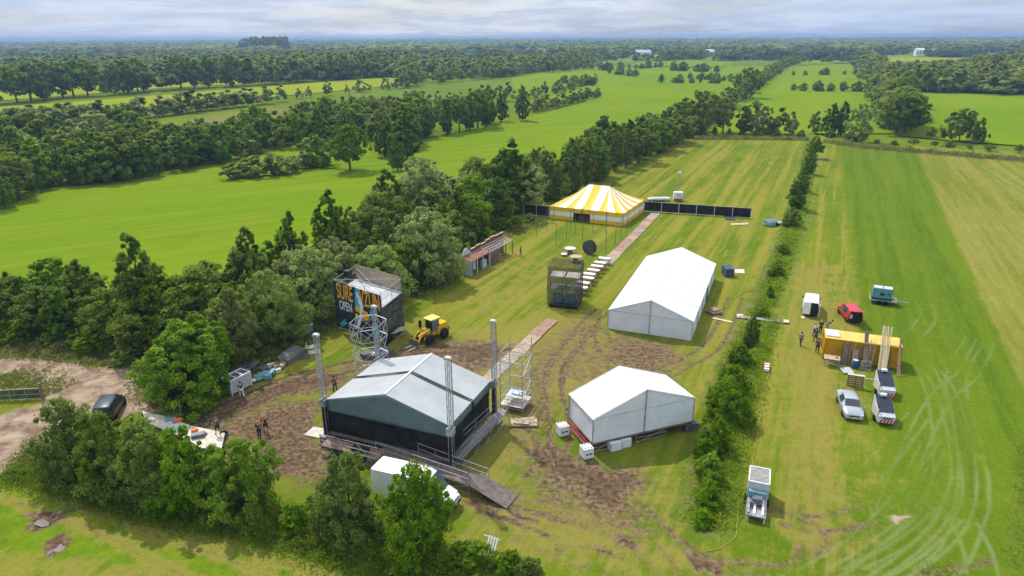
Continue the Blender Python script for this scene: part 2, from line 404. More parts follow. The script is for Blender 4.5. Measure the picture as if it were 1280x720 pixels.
# dry straw-coloured parts of the site
area('dry', [(640,640),(700,600),(800,650),(900,700),(880,722),(600,722),(560,690),(590,650)], .62, 2.5)
area('dry', [(540,420),(640,400),(700,380),(760,395),(700,440),(670,560),(620,620),(640,640),(560,650),(520,600),(600,500),(560,430)], .75, 3)
area('dry', [(700,400),(760,415),(860,430),(870,470),(800,460),(700,500),(660,540),(670,440)], .7, 3)
area('dry', [(640,300),(700,330),(680,380),(560,420),(520,400)], .45, 4)
area('dry', [(760,300),(800,290),(900,300),(920,330),(860,300)], .35, 4)
area('dry', [(870,420),(930,370),(900,480),(860,500)], .5, 2)
area('dry', [(770,600),(850,560),(870,600),(850,660),(950,690),(1100,660),(1110,722),(880,722),(800,650)], .5, 2)
area('dry', [(985,330),(1062,330),(1072,430),(1080,722),(960,722),(950,600),(970,430)], .62, 3)
area('dry', [(420,420),(560,380),(640,350),(700,380),(640,420),(520,450),(380,500)], .3, 3)
# strip fields right of the ditch: deep green lane, then a hay-coloured field
L0, L1 = G(1137,172), G(1290,505)
side = (L1.x-L0.x)*(Y-L0.y)-(L1.y-L0.y)*(X-L0.x)
dryf = np.clip((X+j1*.9-(L0.x+(L1.x-L0.x)*(Y-L0.y)/(L1.y-L0.y)))/.8+.5, 0, 1)
A['hay'] = dryf
B0, B1 = G(1040,172), G(1078,640)
lane = np.clip((X+j1*1.5-(B0.x+(B1.x-B0.x)*(Y-B0.y)/(B1.y-B0.y)))/3, 0, 1)*(1-dryf)*np.clip((Y-34)/12, 0, 1)
A['lush'] = np.maximum(A['lush'], lane*.85)
stroke('track', [(1200,188),(1240,215),(1285,242)], .9, .9, .5, .1)
A['stripe'] = np.where(lane > .5, .3, 1.0)*(1-dryf*.3)*np.clip((Y-38)/18, 0, 1)
A['stripe'] *= 1-np.clip(A['mud']*1.5, 0, 1)
# ditch verge: rough ground
HX = [(1017,172),(1010,215),(998,260),(975,330),(945,400),(925,450),(900,560),(885,650)]
dd = segdist(XJ, YJ, [G(*q) for q in HX]); A['verge'] = np.clip((2.6-dd)/1.6, 0, 1)
A['stripe'] *= 1-A['verge']
A['track'] *= .35+.85*np.clip(fbm(X, Y, .16, 3, 91)*2-.5, 0, 1)
Z = (fbm(X, Y, .12, 3, 3)-.5)*.16+(fbm(X, Y, 1.3, 2, 8)-.5)*.03
rut = fbm(X*1.0, Y*1.0, 2.6, 2, 21)
Z = Z-A['mud']*.05+A['mud']*(rut-.5)*.22+A['sand']*((fbm(X, Y, 1.6, 2, 31)-.5)*.12-.03)
Z -= A['verge']*np.clip((1.2-dd)/1.2, 0, 1)*.35
nx, ny = len(xs), len(ys)
co3 = np.stack([X, Y, Z], 1)
idx = np.arange(nx*ny).reshape(ny, nx)
quads = np.stack([idx[:-1,:-1], idx[:-1,1:], idx[1:,1:], idx[1:,:-1]], -1).reshape(-1, 4)
cxm = X[quads].mean(1); cym = Y[quads].mean(1)
keep = (np.abs(cxm) < cym*.80+14)
_cut = [tuple(G(*q))[:2] for q in [(-60,425),(0,425),(190,428),(330,395),(430,345),(520,305),(600,270),(680,243),(760,213),(830,182),(866,163),(1010,167),(1080,177),(1180,185),(1300,191)]]
_cut = _cut+[(900, 150), (900, 3000), (-3000, 3000), (-3000, 40)]
keep &= ~inpoly(cxm, cym, _cut)
def grass_material(name, near=True):
    m, t = newmat(name)
    pos = t.n('ShaderNodeNewGeometry').outputs['Position']
    def at(k): return t.n('ShaderNodeAttribute', attribute_name=k).outputs['Fac']
    rz = math.atan2(SITE.x, SITE.y)
    mp = t.n('ShaderNodeMapping', {'Vector': pos, 'Rotation': (0, 0, rz), 'Scale': (1, .022, 1)}).outputs[0]
    # Mapping rotates first by scale; use dot products instead for exact strip coordinates
    u = t.n('ShaderNodeVectorMath', {0: pos, 1: tuple(SN)}, operation='DOT_PRODUCT').outputs['Value']
    v = t.n('ShaderNodeVectorMath', {0: pos, 1: tuple(SITE)}, operation='DOT_PRODUCT').outputs['Value']
    sv = t.n('ShaderNodeCombineXYZ', {0: u, 1: t.math('MULTIPLY', v, .028), 2: 0.0}).outputs[0]
    sv2 = t.n('ShaderNodeCombineXYZ', {0: u, 1: t.math('MULTIPLY', v, .10), 2: 7.0}).outputs[0]
    big = t.noise(pos, .045, 3); mid = t.noise(pos, .5, 4, .65); fine = t.noise(pos, 5.5, 4, .7); tiny = t.noise(pos, 13, 3, .75)
    g = t.mix(t.ramp(big, .35, .65), (.074,.138,.001), (.120,.178,.003))
    g = t.mix(t.math('MULTIPLY', t.ramp(mid, .45, .8), .65), g, (.215,.200,.030))
    s1 = t.noise(sv, .42, 3, .6); s2 = t.noise(sv2, 1.6, 3, .6)
    st = t.math('MULTIPLY', t.math('ADD', t.math('MULTIPLY', t.ramp(s1, .42, .60), .75), t.math('MULTIPLY', t.ramp(s2, .45, .7), .45)), at('stripe'))
    g = t.mix(st, g, (.250,.225,.030))
    lush = t.mix(t.ramp(s1, .35, .65), (.060,.125,.001), (.100,.165,.002))
    lush = t.mix(t.math('MULTIPLY', t.ramp(mid, .5, .8), .3), lush, (.17,.20,.015)); lush = t.mix(t.math('MULTIPLY', t.ramp(s2, .45, .65), .45), lush, (.115,.185,.004))
    g = t.mix(at('lush'), g, lush)
    g = t.mix(at('fresh'), g, t.mix(t.ramp(mid, .35, .65), (.095,.185,.001), (.150,.230,.004)))
    hay = t.mix(t.math('ADD', t.math('MULTIPLY', t.ramp(s1, .38, .62), .6), t.math('MULTIPLY', t.ramp(s2, .4, .7), .4)), (.135,.165,.010), (.26,.235,.050))
    g = t.mix(at('hay'), g, hay)
    dn = t.ramp(t.math('ADD', t.math('MULTIPLY', at('dry'), 1.15), t.math('ADD', t.math('MULTIPLY', t.math('SUBTRACT', mid, .5), 1.1), t.math('MULTIPLY', t.math('SUBTRACT', s2, .5), 1.3))), .25, .72)
    g = t.mix(t.math('MULTIPLY', dn, .82), g, (.240,.205,.040))
    tn = t.ramp(t.math('ADD', at('track'), t.math('MULTIPLY', t.math('SUBTRACT', fine, .5), .8)), .15, .6)
    g = t.mix(t.math('MULTIPLY', tn, .66), g, (.20,.26,.095))
    gr1 = t.noise(pos, 1.5, 6, .72); g = t.mix(t.math('MULTIPLY', t.ramp(gr1, .44, .66), .38), g, t.mix(.55, g, (.03,.055,.002))); g = t.mix(t.math('MULTIPLY', t.ramp(t.noise(pos, 2.7, 5, .7), .52, .72), .30), g, (.24,.23,.06))
    vg = t.mix(t.ramp(mid, .35, .65), (.075,.115,.012), (.20,.175,.08))
    g = t.mix(at('verge'), g, vg)
    g = t.mix(t.math('MULTIPLY', t.ramp(fine, .42, .68), .5), g, t.mix(.5, g, (.035,.055,.004)))
    g = t.mix(t.math('MULTIPLY', t.ramp(tiny, .48, .70), .38), g, (.24,.26,.09))
    mc = t.mix(t.ramp(t.noise(pos, 2.2, 4, .7), .35, .65), (.062,.040,.024), (.225,.155,.092))
    mk = t.ramp(t.math('ADD', t.math('MULTIPLY', at('mud'), 1.15), t.math('MULTIPLY', t.math('ADD', t.math('SUBTRACT', t.noise(pos, 1.1, 5, .68), .5), t.math('MULTIPLY', t.math('SUBTRACT', fine, .5), .45)), 1.5)), .12, .74)
    mf = t.math('MULTIPLY', mk, t.math('MULTIPLY', at('mud'), 2.6, clamp=True), clamp=True)
    dark = t.ramp(at('mud'), .6, .95)
    mc = t.mix(t.math('MULTIPLY', dark, .6), mc, (.072,.046,.028))
    g = t.mix(mf, g, mc)
    sc = t.mix(t.ramp(t.noise(pos, .55, 5, .65), .32, .68), (.15,.105,.072), (.40,.30,.215))
    sf = t.ramp(t.math('ADD', at('sand'), t.math('MULTIPLY', t.math('SUBTRACT', fine, .5), .5)), .3, .6)
    g = t.mix(sf, g, sc)
    hgt = t.math('ADD', t.math('MULTIPLY', fine, .5), t.math('MULTIPLY', tiny, .3))
    bp = t.n('ShaderNodeBump', {'Height': hgt, 'Strength': .55, 'Distance': .12})
    b = t.n('ShaderNodeBsdfPrincipled', {'Base Color': g, 'Roughness': .95, 'Specular IOR Level': .02, 'Normal': bp.outputs[0]})
    t.n('ShaderNodeOutputMaterial', {'Surface': b.outputs[0]})
    return m
gm = grass_material('meadow_grass')
def subgrid(name, mask):
    q = quads[mask]; used = np.unique(q); remap = np.full(nx*ny, -1); remap[used] = np.arange(len(used))
    me = D.meshes.new(name); me.vertices.add(len(used)); me.vertices.foreach_set('co', co3[used].astype(np.float32).ravel())
    qq = remap[q]; me.loops.add(qq.size); me.loops.foreach_set('vertex_index', qq.ravel().astype(np.int32))
    me.polygons.add(len(qq)); me.polygons.foreach_set('loop_start', np.arange(0, qq.size, 4, dtype=np.int32)); me.polygons.foreach_set('loop_total', np.full(len(qq), 4, np.int32))
    me.update(calc_edges=True); me.polygons.foreach_set('use_smooth', np.ones(len(qq), bool))
    for k, a in A.items():
        at = me.attributes.new(k, 'FLOAT', 'POINT'); at.data.foreach_set('value', a[used].astype(np.float32))
    me.materials.append(gm); o = D.objects.new(name, me); COL.objects.link(o); o['kind'] = 'structure'
    return o
roadmask = (kroad[quads].mean(1) > .5)
subgrid('meadow', keep & ~roadmask); subgrid('dirt_road', keep & roadmask)
def ground_z(x, y):
    i = min(max(int(np.searchsorted(xs, x)), 0), nx-1); j = min(max(int(np.searchsorted(ys, y)), 0), ny-1)
    return float(Z[j*nx+i]) if -78 < x < 190 and 26 < y < 262 else 0.0
# ---------------------------------------------------------------- far ground and field sheets
def field_material(name, a, b, dirv, wide=.25, streak=.5, c=None):
    m, t = newmat(name)
    pos = t.n('ShaderNodeNewGeometry').outputs['Position']
    d = Vector(dirv).normalized(); n = Vector((d.y, -d.x, 0))
    u = t.n('ShaderNodeVectorMath', {0: pos, 1: tuple(n)}, operation='DOT_PRODUCT').outputs['Value']
    v = t.n('ShaderNodeVectorMath', {0: pos, 1: tuple(d)}, operation='DOT_PRODUCT').outputs['Value']
    sv = t.n('ShaderNodeCombineXYZ', {0: u, 1: t.math('MULTIPLY', v, .05), 2: 0.0}).outputs[0]
    s1 = t.noise(sv, wide, 4, .65); big = t.noise(pos, .012, 4); mid = t.noise(pos, .09, 5, .7)
    g = t.mix(t.ramp(big, .35, .65), a, b)
    g = t.mix(t.math('MULTIPLY', t.ramp(s1, .4, .65), streak), g, c or tuple(q*1.25+.01 for q in a))
    g = t.mix(t.math('MULTIPLY', t.ramp(mid, .5, .75), .35), g, tuple(q*.72 for q in a))
    fine = t.noise(pos, 2.5, 4, .7)
    bp = t.n('ShaderNodeBump', {'Height': fine, 'Strength': .4, 'Distance': .15})
    bb = t.n('ShaderNodeBsdfPrincipled', {'Base Color': g, 'Roughness': .95, 'Specular IOR Level': .02, 'Normal': bp.outputs[0]})
    t.n('ShaderNodeOutputMaterial', {'Surface': bb.outputs[0]})
    return m
gb = field_material('ground_cover', (.100,.145,.006), (.130,.175,.008), (.4,.9,0), .1, .3)
MB().face([(-8000,-100,-.5),(8000,-100,-.5),(8000,8000,-.5),(-8000,8000,-.5)]).build('ground', gb)['kind'] = 'structure'
WE = (1, .42, 0)
bright = field_material('field_bright', (.112,.198,.003), (.140,.220,.004), (1,.62,0), .30, .75, (.175,.222,.010))
bright2 = field_material('field_bright_far', (.115,.205,.001), (.155,.225,.002), tuple(SITE), .12, .4, (.185,.23,.008))
midg = field_material('field_mid', (.090,.155,.012), (.115,.18,.014), (1,.55,0), .1, .4, (.14,.17,.025))
olive = field_material('field_olive', (.135,.150,.022), (.16,.165,.032), (1,.3,0), .12, .6, (.20,.15,.055))
yel = field_material('field_yellow', (.20,.25,.008), (.23,.27,.010), (1,.5,0), .1, .4, (.25,.26,.02))
FIELDS = []
fz = [-.30]
def field(px, m, jit=True):
    P = [G(*q) for q in px]; fz[0] += .012
    FIELDS.append([(p.x, p.y) for p in P])
    o = MB().face([(p.x, p.y, fz[0]) for p in P]).build('field', m); o['kind'] = 'structure'; return o
field([(-60,262),(0,259),(60,238),(180,226),(290,202),(300,205),(380,208),(480,214),(500,235),(430,320),(330,345),(200,400),(100,430),(-60,420)], bright)
field([(300,200),(330,188),(390,178),(475,176),(500,180),(470,214),(380,206)], bright)
field([(455,214),(462,192),(500,180),(560,168),(600,158),(650,149),(752,121),(870,116),(846,134),(770,188),(720,215),(640,240),(520,240)], bright)
field([(60,205),(130,188),(140,196),(100,212)], bright)
field([(345,152),(352,134),(420,124),(500,109),(560,105),(660,93),(712,91),(722,100),(650,116),(560,134),(430,150)], midg)
field([(232,150),(330,133),(420,141),(408,152),(330,164),(240,168)], olive)
field([(-60,138),(0,133),(90,127),(180,120),(330,108),(430,100),(500,95),(506,105),(380,117),(250,128),(150,137),(0,152),(-60,158)], yel)
field([(650,122),(740,93),(800,100),(850,104),(840,112),(880,118),(870,122),(750,125)], bright2)
field([(700,125),(735,93),(800,90),(880,88),(905,104),(900,120),(870,130),(800,128)], bright2)
field([(-40,128),(60,121),(200,110),(330,103),(335,97),(200,102),(-40,114)], yel)
field([(640,122),(640,94),(720,84),(1000,76),(985,86),(885,132),(820,126)], bright2)
field([(745,92),(860,88),(910,96),(905,104),(800,104),(740,100)], bright2)
field([(790,80),(860,74),(950,79),(940,86),(860,90),(820,86)], bright2)
field([(880,168),(905,140),(935,114),(960,97),(985,84),(1002,75),(1075,75),(1085,96),(1100,130),(1118,166),(1000,167)], bright2)
field([(1118,168),(1110,132),(1120,115),(1200,116),(1340,118),(1340,186),(1200,176)], bright2)
field([(1078,79),(1085,71),(1230,72),(1255,80),(1200,88),(1170,98),(1110,98)], yel)
field([(700,86),(720,79),(790,73),(800,80),(760,88)], bright2)
field([(1110,72),(1060,70),(1140,68),(1200,70)], bright2)
field([(420,92),(470,88),(500,88),(500,94),(440,96)], yel)

rcl = random.Random(12)
for k in range(70):
    x0, y0 = rcl.uniform(-40, 1300), rcl.uniform(57, 84); L = rcl.uniform(20, 90)*(y0-45)/28; hh = (y0-46)*rcl.uniform(.07, .17)
    sl_ = rcl.uniform(-.03, .01); field([(x0,y0),(x0+L,y0+L*sl_),(x0+L*1.05,y0+L*sl_-hh),(x0+L*.1,y0-hh)], rcl.choice([bright2, yel, midg]))
# ---------------------------------------------------------------- trees
PROF = dict(alder=([0,.12,.35,.65,.88,1],[.55,.9,1,.72,.36,.08]), oak=([0,.15,.45,.75,.92,1],[.5,.9,1,.86,.5,.2]), bush=([0,.2,.5,.8,1],[.85,1,.92,.62,.22]),
            willow=([0,.2,.5,.8,.93,1],[.75,.98,1,.8,.5,.2]), birch=([0,.2,.5,.8,1],[.5,.8,.9,.6,.2]))
#          leaf colour lo, hi, zb, R/H, n clumps
SPEC = dict(alder=((.055,.130,.002), (.180,.285,.008), .05, .26, 60), oak=((.085,.150,.003), (.225,.300,.010), .20, .38, 64), bush=((.080,.165,.002), (.225,.340,.006), .0, .42, 60),
            willow=((.150,.215,.030), (.33,.41,.10), .03, .40, 64), birch=((.120,.165,.010), (.25,.29,.022), .10, .24, 50))
def leafmat(name, lo, hi):
    m, t = newmat(name)
    tint = t.n('ShaderNodeAttribute', attribute_name='tint').outputs['Fac']
    r = t.n('ShaderNodeObjectInfo').outputs['Random']
    c = t.mix(tint, lo, hi)
    c = t.n('ShaderNodeHueSaturation', {'Hue': t.math('ADD', .485, t.math('MULTIPLY', r, .03)), 'Saturation': t.math('ADD', .80, t.math('MULTIPLY', r, .25)), 'Value': t.math('ADD', .78, t.math('MULTIPLY', t.math('FRACT', t.math('MULTIPLY', r, 7.31)), .5)), 'Color': c}).outputs[0]
    d = t.n('ShaderNodeBsdfPrincipled', {'Base Color': c, 'Roughness': .6, 'Specular IOR Level': .10})
    tl = t.n('ShaderNodeBsdfTranslucent', {'Color': t.mix(.5, c, tuple(q*1.5 for q in hi))})
    mx = t.n('ShaderNodeMixShader', {0: .44, 1: d.outputs[0], 2: tl.outputs[0]})
    t.n('ShaderNodeOutputMaterial', {'Surface': mx.outputs[0]})
    return m
LM = {k: leafmat('leaves_'+k, v[0], v[1]) for k, v in SPEC.items()}
mat('bark', (.11,.085,.06), .9, 0, .3, 3)
mat('bark_pale', (.22,.20,.17), .9, 0, .3, 3)
def crown_np(rng, H, Rr, zb, kind, ncl, per, ls):
    pt, pv = PROF[kind]
    k = ncl; t = rng.random(k*4); keepp = rng.random(k*4) < np.interp(t, pt, pv)**1.3+.06
    t = t[keepp][:k]; k = len(t)
    a = rng.random(k)*2*PI; ph = rng.random(3)*6.28
    lobe = 1+.26*np.sin(2*a+ph[0]+t*3)+.18*np.sin(3*a+ph[1]-t*5)+.10*np.sin(5*a+ph[2]+t*9)
    rr = Rr*np.interp(t, pt, pv)*(.25+.75*np.sqrt(rng.random(k)))*lobe
    cz = H*(zb+(1-zb)*(t*.95+.02)); cxx = rr*np.cos(a); cyy = rr*np.sin(a)
    cr = Rr*(.085+.17*rng.random(k)**1.8)*(1 if ncl > 40 else 1.35)*(1-.45*t if kind in ('alder', 'birch') else 1-.2*t)
    ctint = np.clip(.5+.32*rng.standard_normal(k), 0, 1)
    n = k*per; ci = np.repeat(np.arange(k), per)
    d = rng.standard_normal((n, 3)); d /= np.linalg.norm(d, axis=1)[:, None]
    rad = cr[ci]*(.35+.65*rng.random(n)**.45)*(1+.7*rng.random(n)*(rng.random(n) > .88))
    P = np.stack([cxx[ci], cyy[ci], cz[ci]], 1)+d*rad[:, None]*np.array([1, 1, 1.25 if kind in ('alder', 'birch') else .85])
    P[:, 2] = np.maximum(P[:, 2], .12+.2*rng.random(n))
    ctr = np.array([0, 0, H*(zb+.45*(1-zb))]); o = P-ctr; o /= np.linalg.norm(o, axis=1)[:, None]+1e-6
    nr = d*.55+o*.45+rng.standard_normal((n, 3))*.45+np.array([0, 0, .35]); nr /= np.linalg.norm(nr, axis=1)[:, None]
    ta = np.cross(nr, rng.standard_normal((n, 3))); ta /= np.linalg.norm(ta, axis=1)[:, None]+1e-6; tb = np.cross(nr, ta)
    s = ls*(.6+.8*rng.random(n)); A_ = ta*s[:, None]*.62; B_ = tb*s[:, None]*.40
    V = np.stack([P-A_, P-B_+nr*s[:, None]*.08, P+A_, P+B_+nr*s[:, None]*.08], 1).reshape(-1, 3)
    T = np.clip(ctint[ci]+.22*rng.standard_normal(n), 0, 1)
    return V, np.repeat(T, 4), (cxx, cyy, cz)
def quadmesh(name, V, T, m):
    me = D.meshes.new(name); n = len(V)//4
    me.vertices.add(len(V)); me.vertices.foreach_set('co', V.astype(np.float32).ravel())
    me.loops.add(len(V)); me.loops.foreach_set('vertex_index', np.arange(len(V), dtype=np.int32))
    me.polygons.add(n); me.polygons.foreach_set('loop_start', np.arange(0, 4*n, 4, dtype=np.int32)); me.polygons.foreach_set('loop_total', np.full(n, 4, np.int32))
    me.update(calc_edges=True)
    at = me.attributes.new('tint', 'FLOAT', 'POINT'); at.data.foreach_set('value', T.astype(np.float32))
    me.materials.append(m); return me
PROTO = {}
LOD = dict(n=(112, .145), m=(52, .23), f=(34, .42))
def proto(kind, lod, var):
    key = (kind, lod, var)
    if key in PROTO: return PROTO[key]
    rng = np.random.default_rng(abs(hash((kind, lod, var, 5))) % 2**31 if False else sum(map(ord, kind))*131+ord(lod)*17+var*7919)
    lo, hi, zb, rh, ncl = SPEC[kind]; H = 8.0 if kind != 'bush' else 6.0
    per, ls = LOD[lod]; ncl2 = int(ncl*(4.2 if lod == 'n' else 3.3 if lod == 'm' else 1.8))
    V, T, (cx_, cy_, cz_) = crown_np(rng, H, H*rh, zb, kind, ncl2, per, ls)
    cm = quadmesh('crown', V, T, LM[kind])
    b = MB(); top = Vector((.02*H*rng.standard_normal(), .02*H*rng.standard_normal(), H*.72)); r0 = H*.017+.03
    midp = Vector((top.x*.4+.05, top.y*.4, H*.35))
    b.tube((0, 0, -.5), midp, r0*1.25, 7, r0*.75); b.tube(midp, top, r0*.75, 6, r0*.22)
    nl = 12 if lod == 'n' else 7 if lod == 'm' else 3
    for q in rng.permutation(len(cx_))[:nl]:
        e = Vector((cx_[q], cy_[q], cz_[q])); z0 = max(H*.06, min(e.z*.62, H*.6)); f = z0/(H*.72)
        b.tube(Vector((top.x*f, top.y*f, z0)), e, r0*.42, 5, r0*.08)
    tr = b.build('trunk', 'bark_pale' if kind == 'birch' else 'bark')
    tm = tr.data; D.objects.remove(tr)
    PROTO[key] = (cm, tm, H); return PROTO[key]
TREES = []   # (x, y, h, w, kind, label, cat, group, name)
def tree(px=None, h=8, kind='alder', label='', group=None, w=1.0, at=None, cat='tree', name=None, pri=0):
    p = at if at is not None else G(*px)
    TREES.append([p[0], p[1], h, w, kind, label, cat, group, name, pri])
def row(pts, h, kinds, label, group, sp=4.0, hj=.2, lat=1.0, w=1.0, seed=1, cat='tree', name=None):
    rr = random.Random(seed); P = [Vector(G(*q)) for q in pts]
    for a, b in zip(P, P[1:]):
        L = (b-a).length; n = max(1, int(L/sp)); dirn = (b-a)/max(L, .01); nn = Vector((dirn.y, -dirn.x, 0))
        for k in range(n):
            p = a+dirn*((k+rr.uniform(.2, .8))*L/n)+nn*rr.gauss(0, lat)
            tree(at=p, h=h*rr.uniform(1-hj, 1+hj), kind=rr.choice(kinds), label=label, group=group, w=w*rr.uniform(.85, 1.2), cat=cat, name=name)
def band(near, far, sp, h, kinds, label, group, seed, hj=.2, w=1.0, n=4000):
    """trees scattered between two surveyed lines"""
    rr = random.Random(seed); Pn = [Vector(G(*q)) for q in near]; Pf = [Vector(G(*q)) for q in far]
    def along(P, s):
        Ls = [(b-a).length for a, b in zip(P, P[1:])]; t_ = s*sum(Ls)
        for (a, b), L in zip(zip(P, P[1:]), Ls):
            if t_ <= L: return a.lerp(b, t_/max(L, .01))
            t_ -= L
        return P[-1]
    got = []
    for _ in range(n):
        s, u = rr.random(), rr.random(); p = along(Pn, s).lerp(along(Pf, s), u)
        if all((p-q).length > sp*(.8+.4*rr.random()) for q in got):
            got.append(p)
            tree(at=p, h=h(s, u)*rr.uniform(1-hj, 1+hj) if callable(h) else h*rr.uniform(1-hj, 1+hj), kind=rr.choice(kinds), label=label, group=group, w=w*rr.uniform(.9, 1.2))
    return got
# front hedge trees, lower left, each on its own
for q in [((97,593),7.2,.78,'bush','broad bushy green tree at the left end of the front hedge, beside the dirt lane'),
          ((143,610),7.0,.86,'bush','second bushy tree of the front hedge, in front of the dark parked car'),
          ((190,624),7.1,.86,'bush','bushy tree of the front hedge hiding the left end of the pale deck'),
          ((236,632),6.7,.88,'bush','bright green bushy tree of the front hedge, below the deck with the man on it'),
          ((276,636),5.4,.85,'bush','small round tree of the front hedge under the free end of the pale deck'),
          ((312,640),6.6,.82,'bush','rightmost bushy tree of the front hedge, just left of the gap'),
          ((438,670),7.0,.82,'bush','large dense green tree standing alone left of the white van'),
          ((522,692),7.2,.74,'bush','large airy green tree in front of the white van hiding its side')]:
    tree(q[0], q[1], q[3], q[4], 'trees of the front hedge', q[2])
for q, h, w, l in [((345,652),1.2,1.2,'low green shrub in the gap between the front hedge and the lone tree'), ((458,690),1.7,1.1,'low shrub between the two large trees by the white van'),
                   ((575,704),1.7,1.4,'low spreading shrub right of the airy tree by the van'), ((636,716),1.7,1.3,'small green shrub right of the leaning white barrier'), ((598,706),1.9,1.4,'small shrub behind the foot of the leaning white barrier'),
                   ((62,598),1.8,.9,'low shrub at the foot of the leftmost front hedge tree'), ((370,660),2.2,1.4,'small shrub left of the lone dense tree'), ((660,722),1.6,1.3,'tiny shrub at the bottom edge of the picture')]:
    tree(q, h, 'bush', l, 'low shrubs along the front hedge', w, cat='shrub', name='shrub')
# belt behind the dirt road and along the left of the site
BG = 'trees of the belt left of the festival site'
for q, h, k, l, w in [((236,500),8.2,'bush','rounded bright green tree on the bend of the dirt road, right of the mud lane',1.1), ((256,485),8.0,'bush','bushy green tree behind the green net fence by the grey crate',1.0),
                   ((300,458),9.0,'birch','loose green tree behind the grey crate',1.1), ((185,425),13.0,'alder','tall dark alder rising highest above the dirt road, seen against the big left field',1.0),
                   ((345,430),9.0,'willow','pale silvery willow behind the junk pile',.95), ((395,395),9.4,'willow','pale willow bush standing left behind the printed banner tower',.95), ((425,372),8.6,'willow','greyish willow right behind the banner tower',.9),
                   ((322,405),12.5,'alder','dark alder with a jagged top left of the pale willow',1.0), ((372,372),12.2,'alder','slim dark alder with a bare top in the belt centre',.85), ((418,338),12.5,'alder','tallest narrow dark alder before the left field corner',.9),
                   ((488,300),12.5,'alder','dense dark alder left of the big round willow',1.2), ((528,285),13.5,'willow','big round pale green willow in the belt',1.0), ((545,350),9.5,'willow','pale willow at the belt edge right of the banner tower',1.0),
                   ((530,352),11.0,'willow','tall silvery green willow behind the banner tower on its right',.9), ((478,378),8.5,'willow','short pale willow just behind the banner tower',1.0), ((575,305),10,'alder','dark alder at the edge of the belt left of the saloon facade',.9),
                   ((640,262),14.5,'alder','broad tall dark tree towering above the belt behind the saloon facade',1.25), ((752,195),12.5,'alder','solitary tall dark alder sticking up over the green field behind the belt',1.2), ((660,262),9.5,'willow','pale green round willow left behind the striped tent',1.1), ((690,250),10.5,'alder','dark tree close behind the left end of the striped tent',1.1)]:
    tree(q, h, k, l, BG, w)
band([(-30,420),(60,426),(130,434),(190,440)], [(-30,398),(60,398),(130,398),(200,398)], 4.2, 7.6, ['alder','alder','oak','bush'], 'dark green tree in the row behind the dirt road at the left edge', 'trees behind the dirt road', 5, .22, w=1.15)
band([(205,450),(235,458),(322,434),(396,394),(470,378)], [(200,418),(260,405),(330,374),(400,344),(470,310)], 4.5, lambda s, u: 7.0+1.5*u, ['alder','birch','oak','bush','willow','alder'], 'green tree in the thick of the belt behind the banner tower', 'trees in the belt behind the banner tower', 6, .26, w=1.1)
band([(480,372),(515,362),(556,332),(594,300),(650,272)], [(470,318),(520,286),(570,262),(610,244),(670,230)], 5.0, lambda s, u: 7.9+1.2*u, ['alder','oak','alder','willow','bush'], 'green tree in the belt between the banner tower and the striped tent', 'trees in the belt left of the saloon facade', 7, .25, w=1.1)
band([(670,266),(720,240),(780,212),(830,190),(866,170)], [(650,235),(720,208),(780,182),(830,168),(862,155)], 6.0, 9.5, ['alder','oak','alder','birch'], 'dark green tree in the belt running back past the striped tent', 'trees in the belt beyond the striped tent', 8, .18, w=1.1)
row([(5,430),(100,440),(185,450)], 1.9, ['bush'], 'low bramble shrub between the dirt road and the tree row', 'brambles behind the dirt road', 3.0, .3, .6, 1.5, 3, 'shrub', 'shrub')
row([(245,484),(318,446),(392,408),(410,396)], 1.7, ['bush','willow'], 'low shrub at the foot of the belt near the junk pile', 'low shrubs near the junk pile', 3.2, .3, .7, 1.5, 4, 'shrub', 'shrub')
row([(515,368),(560,342),(592,306),(672,272)], 2.2, ['bush'], 'low shrub at the foot of the belt left of the mown site', 'low shrubs along the site edge', 5, .3, .6, 1.4, 9, 'shrub', 'shrub')
# ditch hedge between the strips
DG = 'shrubs along the ditch'
for q, h, w, k, l in [((1018,198),6.2,.85,'oak','round dark tree at the far end of the ditch'), ((1010,218),6.8,.9,'alder','large dark bush second from the far end of the ditch'), ((1001,240),5.8,1.0,'alder','dark bush third from the far end of the ditch'),
                      ((995,262),6.8,.95,'alder','broad dark tree on the ditch, right of the stacked barriers'), ((989,283),4.4,1.2,'bush','green bush on the ditch just below the broad dark tree'), ((979,318),3.4,1.3,'oak','brownish low bush halfway along the ditch'),
                      ((970,345),3.6,1.3,'bush','green bush on the ditch behind the large marquee corner'), ((962,372),3.0,1.3,'alder','small dark bush on the ditch left of the white van'), ((938,430),5.0,1.05,'alder','dense dark bush beside the plank bridge'),
                      ((951,395),2.8,1.3,'bush','small bush on the ditch just behind the plank bridge'), ((915,488),3.9,1.15,'bush','light green bush on the ditch behind the small marquee corner'), ((908,525),6.0,1.0,'bush','tallest feathery light green bush on the ditch, right of the small marquee'),
                      ((893,560),4.2,1.1,'bush','green bush on the ditch at the small marquee corner'), ((886,600),3.4,1.1,'bush','bright green bush on the ditch left of the cage trailer'), ((886,630),2.8,1.1,'bush','bright green bush near the front end of the ditch'), ((878,655),1.9,1.3,'bush','small bush at the very front end of the ditch'),
                      ((925,455),3.4,1.2,'bush','green bush on the ditch below the plank bridge'), ((900,500),3.0,1.2,'bush','low leafy bush left of the feathery bush'), ((880,575),2.6,1.2,'bush','low bush left of the ditch shrubs')]:
    tree(q, h*(1.05 if q[1] < 270 else .88 if q[1] < 300 else .66 if q[1] < 420 else .8), k, l, DG, w*(1.05 if q[1] < 270 else .8 if q[1] < 300 else .9 if q[1] > 470 else .9), cat='shrub', name='shrub')
